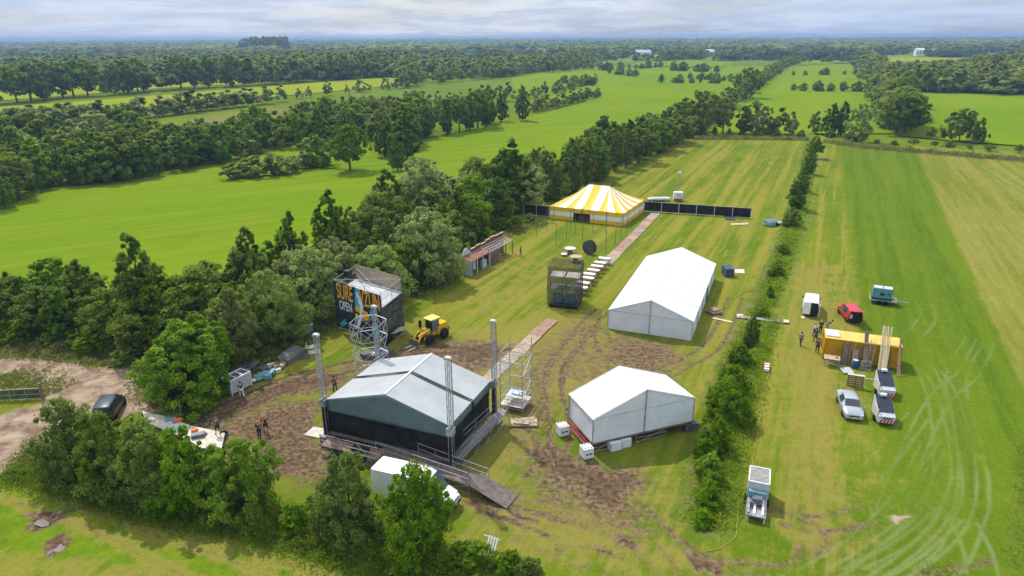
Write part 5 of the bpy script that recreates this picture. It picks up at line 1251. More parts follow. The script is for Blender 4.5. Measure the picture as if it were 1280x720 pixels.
MB().box((-2.3,0,1.15), (.1,1.6,1.5)).build('load_space_shade', 'black_plastic', WV); MB().box((-2.52,.45,1.12), (.06,.85,1.55)).build('rear_door', 'car_white', WV, bevel=.02); MB().box((-2.75,-1.0,1.12), (.55,.05,1.55)).build('rear_door', 'car_white', WV, bevel=.02)  # dark interior behind the open rear door is shade painted as a black slab
LVAN = [(-3.3,.42,1.0,1.7,2.55,.95,1.0,.90),(-3.25,.32,1.0,1.7,2.62,.97,1.02,.92),(-1.2,.3,1.0,1.7,2.66,.98,1.02,.93),(.7,.3,1.0,1.65,2.66,.98,1.02,.92),(1.45,.3,1.0,1.5,2.50,.98,1.01,.84),(2.35,.3,.9,1.32,1.45,.96,1.0,.84),(2.95,.32,.8,1.08,1.18,.90,.95,.78),(3.3,.36,.6,.80,.90,.78,.82,.6)]
a_, b_ = G(472,612), G(572,638)
vehicle('large white high-roofed van half hidden by the airy tree in front of the stage', None, ang(a_, b_), 'car_white', LVAN, {4}, {3}, {}, name='delivery_van', cat='van', track=.86, wr=.38, wx=(2.25,-2.1), at=tuple(a_.lerp(b_, .5)))
a_ = G(139,516); vehicle('dark green box-backed car on the dirt lane behind the front hedge', None, ang(G(150,520), G(128,505))-.7, 'car_dark', HATCH, {4}, {2, 3}, {}, track=.78, at=(a_.x, a_.y))
o_ = [o for o in D.objects if o.get('label', '').startswith('dark green box-backed')][0]; MB().box((-2.0,0,1.28), (.06,1.25,.5)).build('rear_window', 'glass_dark', o_)
# wheel loader
a_ = G(541,424); hd = ang(G(548,424), G(530,432))
T = thing('wheel_loader', 'yellow wheel loader with pallet forks on the mud behind the stage', 'loader', (a_.x, a_.y, 0), hd)
b = MB(); b.box((-1.15,0,1.15), (1.7,1.25,.85)); b.box((-1.35,0,1.65), (1.2,1.15,.3)); b.box((.15,0,.85), (1.2,.8,.5)); b.box((.95,0,.95), (.8,.7,.6)); b.build('chassis', 'yellow_paint', T, bevel=.06)
b = MB()
for sy in (-1, 1):
    b.beam((.75, sy*.42, 1.55), (2.0, sy*.42, 1.35), .14, .22); b.beam((2.0, sy*.42, 1.35), (2.75, sy*.42, .45), .14, .22)
b.beam((.9,0,1.7), (2.2,0,1.0), .16, .18); b.box((1.5,0,1.35), (.15,.95,.2)); b.build('lift_arm', 'yellow_paint', T, bevel=.02)
b = MB(); b.box((2.85,0,.5), (.12,1.35,.7)); b.box((2.85,0,.9), (.1,1.2,.08)); b.build('fork_carriage', 'galv_dark', T)
for sy in (-.4, .4): MB().box((3.5, sy, .14), (1.25,.13,.06)).build('fork', 'galv', T)
b = MB()
for x, y in ((-.55,.55),(-.55,-.55),(.55,.5),(.55,-.5)): b.beam((x, y, 1.1), (x*.92, y*.95, 2.65), .08)
b.build('cab_frame', 'black_plastic', T); MB().box((0,0,2.72), (1.5,1.35,.12)).build('cab_roof', 'yellow_cab', T, bevel=.04)
MB().box((-.2,0,1.35), (.55,.6,.5)).box((-.4,0,1.8), (.15,.55,.6)).build('seat', 'black_plastic', T); MB().box((0,.54,1.9), (1.0,.02,1.3)).box((0,-.54,1.9), (1.0,.02,1.3)).build('cab_glass', 'glass_blue', T)
MB().tube((1.3,-.62,.9), (1.3,-.62,2.7), .05).box((1.3,-.62,2.2), (.25,.25,.8)).build('exhaust_pipe', 'black_plastic', T); MB().box((-2.1,0,.9), (.3,1.1,.5)).build('counterweight', 'galv_dark', T)
for x in (-1.15, 1.15):
    for sy in (-1, 1):
        t_ = MB().lathe([(.3, -.2), (.55, -.22), (.62, -.12), (.62, .12), (.55, .22), (.3, .2)], 20, (0,0,0), 'Y').build('wheel', 'rubber', T, smooth=True, loc=(x, sy*.78, .62)); MB().lathe([(.32, -.16), (.14, -.1), (.14, .1), (.32, .16)], 12, (0,0,0), 'Y').build('rim', 'yellow_paint', t_)
# ---------------------------------------------------------------- yellow container with all that leans on it
a_, b_ = G(1028,448), G(1123,461); CL = (b_-a_).length; CRZ = ang(a_, b_); CW, CHH = 2.6, 2.45
C_ = thing('shipping_container', 'yellow corrugated shipping container with a pale orange roof on the grass', 'container', (a_.x, a_.y, 0), CRZ)
b = MB(); n = 56
def corr(x0, y0, x1, y1):
    L = math.hypot(x1-x0, y1-y0); n = int(L/.11); dx_, dy_ = (x1-x0)/n, (y1-y0)/n; nxv, nyv = dy_/math.hypot(dx_, dy_), -dx_/math.hypot(dx_, dy_)
    P_ = []
    for k in range(n+1):
        o = .04 if k % 4 in (1, 2) else 0; P_.append((x0+dx_*k-nxv*o, y0+dy_*k-nyv*o))
    for p, q in zip(P_, P_[1:]): b.face([(*p, .12), (*q, .12), (*q, CHH-.08), (*p, CHH-.08)])
corr(0, 0, CL, 0); corr(CL, 0, CL, CW); corr(CL, CW, 0, CW); corr(0, CW, 0, 0)
b.build('wall', 'cont_yellow', C_)
b = MB()
for x in (0, CL):
    for y in (0, CW): b.box((x, y, CHH/2), (.14,.14,CHH))
for z in (.08, CHH-.06):
    for y in (0, CW): b.box((CL/2, y, z), (CL-.1,.1,.13))
    for x in (0, CL): b.box((x, CW/2, z), (.1,CW-.1,.13))
b.build('frame', 'cont_yellow', C_, bevel=.01)
b = MB(); b.grid(lambda u, v: (u*CL, v*CW, CHH+.01+(.03 if int(u*48) % 2 else 0)), 48, 1); b.build('roof', 'cont_roof', C_)
def on_c(name, label, cat, mb, m, group=None): 
    o = mb.build(name, m); o.location = (a_.x, a_.y, 0); o.rotation_euler.z = CRZ; return tag(o, label, cat, group)
on_c('roof_mat', 'grey sheet lying on the left end of the container roof', 'sheet', MB().box((.75, CW*.55, CHH+.09), (1.35,1.9,.1)), 'paint_palegrey')
def leaner(x0, x1, y0, z1, n, m, label, w=.16, name='leaning_boards', cat='boards', xs_=0, over=0, seed=1):
    rr = random.Random(seed); b = MB()
    for k in range(n):
        xa = x0+(x1-x0)*(k+.5)/n; top = Vector((xa+xs_+rr.uniform(-.08,.08), -.08+over, z1*rr.uniform(.93, 1))); bot = Vector((xa+rr.uniform(-.06,.06), -y0+rr.uniform(-.1,.1), .02)); b.beam(bot, top, w, .05)
    return on_c(name, label, cat, b, m, 'things leaning on the container')
leaner(2.05-.25, 2.55, .9, 2.35, 5, 'timber_old', 'broad weathered boards leaning left of the blue barrel', .14, seed=2)
leaner(2.75, 3.2, .8, 1.7, 3, 'timber', 'short pale boards leaning behind the blue barrel', .12, xs_=.15, seed=3)
leaner(3.3, 3.7, .9, 2.3, 4, 'timber_old', 'thin brown boards leaning right of the blue barrel', .10, seed=4)
leaner(3.75, 4.05, 1.6, 3.6, 3, 'timber_old', 'long brown planks leaning high over the container roof, left of the ladder', .14, over=.9, seed=5)
leaner(5.15, 6.0, 1.9, 4.3, 9, 'timber_new', 'thick bundle of long new pale planks leaning high over the container roof', .11, xs_=.22, over=1.2, seed=6)
leaner(6.05, 6.4, .9, 2.0, 3, 'timber_old', 'dark boards leaning right of the new planks', .14, seed=7)
leaner(7.0, 7.15, 2.0, 3.3, 2, 'deck_red', 'long reddish beam leaning at the right corner of the container', .12, xs_=.12, over=.6, seed=8)
T = thing('ladder', 'aluminium ladder leaning on the front of the yellow container', 'ladder', (a_.x, a_.y, 0), CRZ); A0_, A1_ = Vector((4.35,-1.1,0)), Vector((4.62,-.05,2.9))
for s_ in (-.24, .24): MB().beam(A0_+Vector((s_,0,0)), A1_+Vector((s_,0,0)), .05, .09).build('side_rail', 'galv', T)
for k in range(1, 11): q = A0_.lerp(A1_, k/11); MB().tube(q-Vector((.24,0,0)), q+Vector((.24,0,0)), .02, 5).build('rung', 'galv', T)
def loc_c(x, y): 
    c, s = math.cos(CRZ), math.sin(CRZ); return Vector((a_.x+x*c-y*s, a_.y+x*s+y*c, 0))
q = loc_c(3.05,-1.35); T = thing('barrel', 'blue plastic barrel standing before the container', 'barrel', q, 0)
MB().lathe([(.28,0),(.31,.05),(.30,.3),(.32,.33),(.30,.36),(.30,.6),(.32,.63),(.30,.66),(.31,.88),(.28,.92)], 18).build('barrel_body', 'blue_plastic', T, smooth=True); MB().lathe([(.27,.90),(.26,.95),(.05,.955)], 18).build('lid', 'paint_palegrey', T)
q = loc_c(4.1,-1.5); T = thing('barrier_stack', 'bundle of folded silver frames at the foot of the ladder', 'frames', q, CRZ+.2)
for k in range(3):
    b = MB(); 
    for x in (-.45, 0, .45): b.tube((x, k*.14-.1, 0), (x, k*.14+.12, .9), .022)
    for z in (.05, .45, .9): b.tube((-.45, k*.14-.1+z*.24, z), (.45, k*.14-.1+z*.24, z), .02)
    b.build('frame', 'galv', T)
q = loc_c(.75,-1.5); T = thing('work_table', 'scaffold table with a plywood top left in front of the container', 'table', q, CRZ-.03)
MB().box((0,0,.92), (1.55,1.15,.05)).build('table_top', 'ply', T); MB().box((.45,.1,.965), (.35,.5,.03)).build('stain_board', 'timber_old', T)
for x in (-.65, .65):
    for y in (-.45, .45): MB().tube((x, y, 0), (x, y, .9), .028).build('leg', 'galv', T)
b = MB(); 
for y in (-.45, .45): b.tube((-.65,y,.3), (.65,y,.3), .02); b.tube((-.65,y,0), (.65,y,.9), .02)
b.build('brace', 'galv', T)
q = loc_c(2.2,-2.6); T = thing('pallet_stack', 'small stack of grey slats between the table and the slatted crate', 'pallet', q, CRZ+.3)
for k in range(5): MB().box((-.45+k*.22, 0, .16+.02*(k % 2)), (.15,1.25,.1)).build('slat', 'paint_palegrey', T)
def pallet(px, label, m, h, rz, n=6, tilt=None):
    p = G(*px); T = thing('slatted_crate', label, 'pallet', (p.x, p.y, 0), rz); 
    for k in range(n): MB().box((0, .05+k*.02, .12+k*h/n), (1.5,.06,h/n*.7)).build('slat', m, T)
    MB().box((-.68,.15,h/2), (.08,.1,h)).box((.68,.15,h/2), (.08,.1,h)).box((0,.15,h/2), (.08,.1,h)).build('bearer', 'timber_old', T); MB().box((0,.12,h+.05), (1.55,.35,.06)).build('top_board', 'ply_pale', T)
pallet((1068,484), 'upright slatted pallet standing between the container and the silver car', 'timber_old', 1.25, CRZ)
q0, q1 = G(1078,474), G(1098,476); o = MB().beam((0,0,.06), (*(q1-q0)[:2], .06), .09, .1).build('timber_batten', 'timber_new', None, loc=tuple(q0)); tag(o, 'long new batten lying on the grass behind the solar towers', 'batten')
# solar light towers
def solar(px, label, rz, first=False):
    p = G(*px); T = thing('solar_trailer', label, 'trailer', (p.x, p.y, 0), rz, 'solar trailers')
    W_, H_, D_ = 1.4, 2.0, 1.35
    b = MB(); b.hexa([(-W_/2,0,.3),(W_/2,0,.3),(W_/2,D_+.9,.3),(-W_/2,D_+.9,.3),(-W_/2,0,.95),(W_/2,0,.95),(W_/2,D_+.9,H_),(-W_/2,D_+.9,H_)]); b.build('cabinet', 'paint_palegrey', T, bevel=.03)
    n = Vector((0, -(H_-.95), D_+.9)).normalized(); b = MB(); y0, z0 = .0, .95; y1, z1 = D_+.9, H_
    def pt(u, v, o=.03): return (-W_/2+.05+(W_-.10)*u, y0+(y1-y0)*v+n.y*o, z0+(z1-z0)*v+n.z*o)
    b.face([pt(0,.20), pt(1,.20), pt(1,.97), pt(0,.97)]); b.build('solar_panel', 'solar', T, solid=.03)
    b = MB()
    for k in range(7): b.beam(pt(k/6,.20,.055), pt(k/6,.97,.055), .02, .012)
    for k in range(11): b.beam(pt(0,.20+.077*k,.06), pt(1,.20+.077*k,.06), .012, .012)
    b.build('panel_grid', 'solar_line', T)
    b = MB(); b.box((0,D_+.7,H_+.12), (.5,.35,.22)); b.build('lamp_head', 'lamp_glass', T, bevel=.03); MB().tube((0,D_+.95,.3), (0,D_+.95,H_+.2), .06, 8).build('mast', 'galv', T)
    MB().box((-W_/2-.03,D_*.7,1.0), (.04,1.4,.9)).build('side_hatch', 'ply_pale', T)
    for s_ in (-1, 1): wheel(T, s_*(W_/2+.08), D_*.7, .28, .16); T.children[-1].rotation_euler.z = PI/2
    b = MB()
    for k in range(5):
        x0 = -W_/2+.1+k*.28; b.hexa([(x0,-.05,.35),(x0+.17,-.05,.35),(x0+.17,-.02,.35),(x0,-.02,.35),(x0+.1,-.05,.66),(x0+.27,-.05,.66),(x0+.27,-.02,.66),(x0+.1,-.02,.66)])
    b.build('chevron_stripe', 'red_paint', T); MB().box((0,-.012,.49), (W_-.1,.012,.3)).build('rear_board', 'paint_white', T)
    return T
hd = ang(G(1098,533), G(1117,535))
s1_ = solar((1107,533), 'nearer of the two white solar light trailers, with red chevrons at its foot', hd)
text('IDEAS', s1_, 'ink_black', (0,-.05,.82), (PI/2,0,0), .3, 1.0)
solar((1108,499), 'farther solar light trailer, close in front of the container', hd)
# generator on a trailer
a_ = G(1103,379); T = thing('generator_trailer', 'teal generator on a flat road trailer, alone on the green lane', 'generator', (a_.x, a_.y, 0), ang(G(1090,378), G(1120,382)))
MB().box((-.1,0,.55), (3.0,1.6,.14)).box((0,0,.62), (3.1,1.7,.05)).build('trailer_bed', 'galv', T); MB().beam((1.4,.45,.5), (2.6,0,.5), .09).beam((1.4,-.45,.5), (2.6,0,.5), .09).box((2.75,0,.52), (.3,.12,.1)).build('drawbar', 'galv', T)
MB().box((-.25,0,1.45), (2.3,1.15,1.35)).build('housing', 'teal_paint', T, bevel=.05); MB().box((-.25,0,.72), (2.4,1.2,.28)).build('plinth', 'black_plastic', T)
MB().box((-.8,.0,2.16), (1.0,1.1,.1)).box((.35,0,2.16), (1.0,1.1,.1)).build('roof_cover', 'paint_palegrey', T); MB().box((-.25,-.58,1.4), (.5,.03,.35)).build('vent', 'black_plastic', T); MB().box((.45,-.58,1.5), (.25,.03,.2)).build('vent', 'black_plastic', T)
for x in (-.45, .25):
    for s_ in (-1, 1): wheel(T, x, s_*.85, .3, .18)
MB().box((1.2,.2,.75), (.35,.35,.25)).build('tool_box', 'ply_pale', T)
# cage trailer at the front
a_, b_ = G(944,655), G(947,603); T = thing('lift_trailer', 'grey trailer with a low brown-topped box and lift arms behind the ditch', 'trailer', (G(945,632).x, G(945,632).y, 0), ang(G(945,640), G(947,612)))
MB().box((1.0,0,1.35), (2.0,1.5,1.3)).build('box_body', 'paint_palegrey', T, bevel=.02); MB().box((1.0,0,2.02), (1.86,1.36,.06)).build('box_top', 'deck_grey', T); MB().box((1.0,.72,2.03), (2.05,.08,.1)).box((1.0,-.72,2.03), (2.05,.08,.1)).box((0,0,2.03), (.08,1.4,.1)).box((2.0,0,2.03), (.08,1.4,.1)).build('top_rim', 'paint_white', T)
MB().box((-.9,0,.55), (2.4,1.4,.1)).box((.6,0,.5), (3.2,1.4,.12)).build('trailer_bed', 'galv', T)
for y in (-.45, .12, .55): MB().beam((-.1, y, .9), (-1.9, y*1.0, .62), .16, .14).build('lift_arm', 'paint_white' if y < .5 else 'galv', T)
MB().box((-.55,0,1.0), (.8,.7,.5)).box((-.9,.35,.8), (.5,.3,.5)).build('hydraulic_unit', 'galv_dark', T); MB().box((-.25,0,1.2), (.3,1.3,.5)).build('front_panel', 'light_blue', T)
for s_ in (-1, 1):
    wheel(T, .2, s_*.78, .33, .2); MB().beam((-1.9, s_*.6, .5), (-2.15, s_*.6, .1), .08).build('stabiliser', 'galv', T)
for y in (-.62, .62): MB().tube((-1.9,y,.6), (-1.9,y,1.1), .025).tube((-1.9,y,1.1), (0,y,1.1), .02).build('guard_rail', 'galv', T)
# far end of the site
a_ = G(962,282); T = thing('barrier_stack', 'stack of blue-grey crowd barriers on a small trailer by the ditch', 'barriers', (a_.x, a_.y, 0), ang(G(955,281), G(985,276)))
for k in range(5): MB().box((k*.1, -.7+k*.35, .5+.05*k), (2.2,.12,.75)).build('barrier', 'paint_palegrey' if k % 2 else 'light_blue', T)
MB().box((1.2,.1,.3), (4.2,1.4,.1)).beam((3.0,0,.35), (5.6,.2,.35), .12).build('trailer_bed', 'galv', T); wheel(T, 1.0, -.8, .3); wheel(T, 1.0, .9, .3)
a_ = G(847,251); T = thing('light_tower', 'mobile light tower with a tall thin mast behind the black fence', 'light tower', (a_.x, a_.y, 0), -.1)
MB().box((0,0,1.1), (1.9,1.2,1.7)).build('cabinet', 'paint_white', T, bevel=.04); MB().box((0,-.62,.45), (1.8,.03,.35)).build('warning_board', 'red_paint', T); MB().box((.1,-.62,1.3), (.9,.03,.7)).build('door', 'paint_palegrey', T); MB().box((.98,0,1.1), (.04,1.0,1.4)).build('side_grille', 'galv_dark', T)
MB().tube((0,0,1.9), (0,0,5.9), .06, 6).build('mast', 'galv', T); MB().box((0,0,6.05), (.7,.4,.45)).build('lamp_head', 'lamp_glass', T, bevel=.04)
a_ = G(823,251); tag(MB().box((0,0,.5), (4.6,1.6,.14)).box((.4,.1,.64), (3.8,1.4,.1)).box((-1.5,0,.22), (.3,1.3,.42)).box((1.5,0,.22), (.3,1.3,.42)).build('deck_stack', 'paint_palegrey', None, loc=(a_.x, a_.y, 0)), 'flat stack of grey decks behind the black fence beside the striped tent', 'decks')
def ground_sheet(pts, m, name, label, cat, h=.03):
    P = [G(*q) for q in pts]; c = sum(P, Vector())/len(P); o = MB().prism([(p.x-c.x, p.y-c.y) for p in P], .02, .02+h).build(name, m, None, loc=(c.x, c.y, ground_z(c.x, c.y))); return tag(o, label, cat)
ground_sheet([(905,270),(918,271),(919,276),(907,275)], 'tarp_blue', 'tarp', 'dark blue tarp crumpled at the right end of the black fence', 'tarp', .15)
ground_sheet([(913,280),(935,279),(936,281),(914,282)], 'timber', 'timber_batten', 'thin timbers lying before the right end of the black fence', 'timber', .06)
ground_sheet([(918,337),(930,337),(931,342),(919,342)], 'ply_pale', 'board', 'small pale and orange board lying right of the long marquee', 'board', .08)
a_ = G(909,344); tag(MB().box((0,0,.6), (1.2,2.2,1.2)).box((0,0,1.25), (1.3,2.3,.1)).build('rear_crate', 'tarp_blue', None, loc=(a_.x, a_.y, 0)), 'grey-blue crate standing at the far right corner of the long marquee', 'crate')
a_ = G(892,391); tag(MB().box((0,0,.2), (1.5,1.5,.25), .4).box((.1,.1,.42), (1.2,1.1,.18), .5).build('door_step', 'deck_red', None, loc=(a_.x, a_.y, 0)), 'reddish board step before the side door of the long marquee', 'step')
ground_sheet([(891,397),(915,402),(915,403.6),(891,398.6)], 'timber_new', 'plank', 'long thin new plank lying between the marquee step and the ditch', 'plank', .06)
# plank bridge
a_, b_ = G(922,397), G(986,404); L = (b_-a_).length; T = thing('plank_bridge', 'narrow grey plank bridge laid across the ditch', 'bridge', (a_.x, a_.y, .12), ang(a_, b_))
for k in range(3): MB().box((L/2+(k-1)*.15, (k-1)*.28, .04), (L*.97,.25,.07)).build('plank', 'deck_grey', T)
MB().box((L-.3,0,.11), (.6,.9,.05)).build('end_board', 'timber_new', T)
ground_sheet([(921,393),(929,394),(929,399),(921,398)], 'ply_pale', 'board', 'small pale board at the left end of the plank bridge', 'board', .1)
ground_sheet([(1001,396),(1006,397),(1006,399),(1002,399)], 'timber_new', 'board', 'small new board lying behind the small white van', 'board', .08)
a_ = G(958,462); T = thing('road_barrier', 'red and white striped barrier board lying beside the ditch', 'barrier', (a_.x, a_.y, 0), 1.2)
for k in range(5): MB().box((-.6+k*.3,0,.28), (.29,.5,.3)).build('stripe', 'red_paint' if k % 2 else 'paint_white', T)
MB().box((-.5,0,.06), (.2,.7,.1)).box((.5,0,.06), (.2,.7,.1)).build('foot', 'black_plastic', T)
def cable(px, r, m, label, name='cable', wig=.0):
    P = smooth_pts(px, 6); c = P[0]; pts = [(p.x-c.x, p.y-c.y, ground_z(p.x, p.y)+r+.03) for p in P]; o = MB().path(pts, r, 5).build(name, m, None, loc=(c.x, c.y, 0)); return tag(o, label, 'cable')
cable([(968,430),(960,470),(950,520),(944,560),(936,600),(925,630),(921,655),(919,672),(900,686),(880,690)], .02, 'hose_yellow', 'thin yellow cable snaking along the right edge of the ditch')
cable([(921,371),(930,366),(940,364),(944,362)], .04, 'orange', 'short orange cable lying beside the ditch behind the marquee step')
# left: crate, deck bed, junk, nets
a_, b_ = G(285,492), G(297,495); ca = G(297,487)
T = thing('stillage_crate', 'large grey slatted crate full of gear beside the mud track', 'crate', (ca.x, ca.y, 0), ang(G(284,492), G(311,478)))
for y in (-.7, .7):
    for k in range(5): MB().box((0, y, .35+k*.28), (2.4,.04,.22)).build('side_slat', 'paint_palegrey', T)
for x in (-1.2, 1.2):
    for k in range(5): MB().box((x, 0, .35+k*.28), (.04,1.4,.22)).build('end_slat', 'paint_palegrey', T)
b = MB()
for x in (-1.2, 1.2):
    for y in (-.7, .7): b.box((x, y, .85), (.09,.09,1.7))
for y in (-.7, .7): b.box((0,y,1.66), (2.5,.1,.08))
for x in (-1.2, -.4, .4, 1.2): b.box((x,0,1.66), (.08,1.4,.08))
b.build('frame', 'paint_white', T); MB().box((0,0,.9), (2.2,1.25,1.2)).build('contents', 'tarp_grey', T)
def pile(px, label, parts, name='junk_pile', cat='pile', rz=0, seed=1):
    p = G(*px); T = thing(name, label, cat, (p.x, p.y, 0), rz); rr = random.Random(seed)
    for nm, m, n, s_, area_ in parts:
        b = MB()
        for k in range(n): b.box((rr.uniform(-1, 1)*area_[0], rr.uniform(-1, 1)*area_[1], s_[2]/2+rr.uniform(0, .5)*area_[2]), (s_[0]*rr.uniform(.7, 1.2), s_[1]*rr.uniform(.7, 1.2), s_[2]), rr.uniform(-.5, .5), tilt=('X', rr.uniform(-.25, .25)))
        b.build(nm, m, T, bevel=.02)
    return T
jr = ang(G(315,478), G(365,445))
pile((330,472), 'heap of white sheets and light blue covers by the belt, right of the grey crate', [('cover','light_blue',3,(1.4,1.0,.5),(.7,.5,.4)),('sheet','paint_white',4,(1.7,.6,.12),(1.0,.6,.9)),('dark_case','tarp_grey',3,(.9,.8,.6),(1.2,.6,.3))], rz=jr, seed=3)
pile((349,459), 'brown heap of timber and rubble right of the blue covers', [('timber','timber_old',9,(1.5,.25,.12),(1.1,.8,.7)),('rubble','deck_red',6,(.7,.6,.4),(.9,.6,.3)),('pale_block','ply_pale',3,(.6,.5,.4),(1.2,.8,.3))], rz=jr, seed=4)
pile((312,462), 'dark covered stack under the trees behind the white sheets', [('cover','tarp_grey',3,(1.8,.9,.6),(.8,.4,.2)),('board','mat_grey',3,(1.6,.8,.08),(.7,.5,1.1))], rz=jr, seed=5)
P = [G(345,453), G(360,458), G(384,441), G(368,435)]; c = sum(P, Vector())/4
T = thing('mat_stack', 'low wide stack of dark grey ground mats beside the belt', 'mats', (c.x, c.y, 0), 0)
for k in range(4): MB().prism([((p.x-c.x)*(1-.02*k), (p.y-c.y)*(1-.02*k)) for p in P], .05+k*.14, .05+k*.14+.11).build('mat', 'mat_grey', T)
MB().beam((P[2]-c)+Vector((0,0,.6)), (P[2]-c)+Vector((.1,-.3,1.3)), .08).build('upright_bar', 'paint_white', T)
q = G(384,416); T = thing('storage_box', 'small light blue box under the left edge of the banner tower', 'box', (q.x, q.y, 0), .25)
MB().box((0,0,.55), (1.5,.8,1.0)).build('box_body', 'light_blue', T, bevel=.03); MB().box((0,0,1.08), (1.55,.85,.08)).build('lid', 'paint_palegrey', T)
for q_, l, m, rz in (((388,435),'thin board stack of pale slats lying left of the lattice tower','ply_pale',.2),((393,441),'second pallet of pale slats just below the first','ply_pale',.4),((379,447),'dark flat pallet left of the pale slats','tarp_grey',.1),((357,428),'brown boards lying under the belt above the mat stack','timber_old',.7)):
    p = G(*q_); T = thing('pallet', l, 'pallet', (p.x, p.y, 0), rz, 'pallets left of the stage')
    for k in range(5): MB().box((0,-.45+k*.22,.13), (1.3 if m != 'timber_old' else 2.2,.16,.03)).build('slat', m, T)
    MB().box((-.5,0,.06), (.1,1.0,.1)).box((.5,0,.06), (.1,1.0,.1)).build('bearer', 'timber_old', T)
q = G(472,441); T = pile((472,444), 'dark tarpaulin heap with blue crates behind the lattice tower', [('tarpaulin','tarp_grey',5,(2.0,1.0,.5),(1.3,.7,.3)),('blue_crate','blue_plastic',2,(.8,.6,.6),(.4,.3,.3)),('white_box','paint_white',1,(.6,.5,.5),(.6,.3,.3))], rz=.5, seed=9)
ground_sheet([(380,545),(392,535),(412,538),(400,549)], 'ply_pale', 'plywood_sheets', 'pale plywood sheets lying at the left front corner of the stage', 'plywood', .1)
# pale deck bed running behind the front hedge
P = [(178,514),(205,520),(238,532),(262,537),(281,541),(277,560),(252,560),(232,548),(205,537),(182,527)]
W3 = [G(*q, .45) for q in P]; c = sum(W3, Vector())/len(W3)
T = thing('flatbed_deck', 'long pale deck of boards behind the front hedge where a man in blue stands', 'deck', (c.x, c.y, 0), 0)
for (i, j, k, l), m in (((0,1,8,9),'ply_pale'), ((1,2,7,8),'paint_palegrey'), ((2,3,6,7),'ply_pale'), ((3,4,5,6),'ply_pale')):
    MB().prism([(W3[q].x-c.x, W3[q].y-c.y) for q in (i, j, k, l)], .35, .46).build('board', m, T)
for q in W3[::2]: MB().box((q.x-c.x, q.y-c.y, .17), (.15,.15,.34)).build('leg', 'galv_dark', T)
for q_, m, s_, l in (((222,527),'orange',(.7,.5,.25),'orange strap bundle lying on the pale deck'), ((214,524),'light_blue',(.9,.6,.2),'light blue folded cloth on the pale deck'), ((248,546),'galv_dark',(1.1,.6,.35),'grey metal clamps lying on the pale deck near the man in blue'), ((243,539),'orange',(.5,.4,.2),'small orange box on the pale deck beside the metal clamps'), ((279,539),'black_plastic',(.5,.4,.6),'black bag beside the free end of the pale deck')):
    p = G(*q_, .46); z0 = .465 if q_[0] < 279 else 0; o = MB().box((0,0,s_[2]/2), s_, .4).box((s_[0]*.3,s_[1]*.35,s_[2]*.3), (s_[0]*.6,s_[1]*.5,s_[2]*.5), .9).build('gear_bundle', m, None, bevel=.03, loc=(p.x, p.y, z0)); tag(o, l, 'bundle')
# construction fences
def mesh_fence(a, b, h, label, m='net_green', n=1, lean=0, posts=True, group=None):
    a, b = G(*a), G(*b); L = (b-a).length; T = thing('mesh_fence', label, 'fence', (a.x, a.y, 0), ang(a, b), group)
    MB().grid(lambda u, v: (u*L, lean*v, .1+(h-.15)*v), 8, 4).build('net', m, T)
    for k in range(n+1): MB().tube((L*k/n,0,0), (L*k/n, lean, h), .03).build('post', 'galv', T)
    MB().tube((0,lean,h), (L,lean,h), .03).tube((0,0,.12), (L,0,.12), .03).tube((0,lean*.5,h*.5), (L,lean*.5,h*.5), .02).build('rail', 'galv', T)
    return T
mesh_fence((208,518), (257,500), 2.0, 'green netted fence panel leaning back under the bushy tree by the mud track', lean=.7)
mesh_fence((-25,503), (53,499), 1.2, 'low green net fence ending at a thick post at the left edge', n=4)
q = G(54,499); tag(MB().tube((0,0,0), (0,0,1.75), .17, 10, .15).build('gate_post', 'timber_old', None, loc=(q.x, q.y, 0)), 'thick weathered wooden gate post beside the dirt road', 'post')
T = mesh_fence((210,520), (228,527), 1.6, 'bare silver fence frame standing at the start of the pale deck', 'net_thin')
# leaning white barrier at the bottom
q = G(611,706); T = thing('crowd_barrier', 'white striped barrier leaning in the shrubs at the bottom of the picture', 'barrier', (q.x, q.y, 0), 1.1)
for k in range(4): MB().beam((-.35,-.3+k*.2,.15), (.75,-.3+k*.2,1.75), .09, .05).build('slat', 'paint_white', T)
MB().beam((.7,-.5,1.65), (.7,.75,1.65), .06).beam((-.3,-.4,.2), (-.3,.5,.2), .06).build('cross_bar', 'paint_palegrey', T)
# puddles
wm, t = newmat('puddle_water'); bb = t.n('ShaderNodeBsdfPrincipled', {'Base Color': (.20,.165,.14,1), 'Roughness': .12, 'Specular IOR Level': .6}); t.n('ShaderNodeOutputMaterial', {'Surface': bb.outputs[0]})
for pts in ([(40,655),(46,650),(55,648),(64,652),(62,658),(52,660)], [(54,700),(57,690),(70,683),(80,674),(90,673),(86,682),(84,688),(72,690),(68,698),(62,704)], [(30,462),(50,466),(62,474),(55,474),(38,469)]):
    P = [G(*q) for q in pts]; c = sum(P, Vector())/len(P); z = min(ground_z(p.x, p.y) for p in P)
    PP = [P[i].lerp(P[(i+1) % len(P)], j/5) for i in range(len(P)) for j in range(5)]; PP = [c+(p-c)*(.62+.55*float(fbm(np.array([p.x]), np.array([p.y]), 1.1, 3, 61)[0])) for p in PP]
    o = MB().face([(p.x-c.x, p.y-c.y, 0) for p in PP]).build('puddle', wm, None, loc=(c.x, c.y, ground_z(c.x, c.y)+.05)); o['kind'] = 'structure'
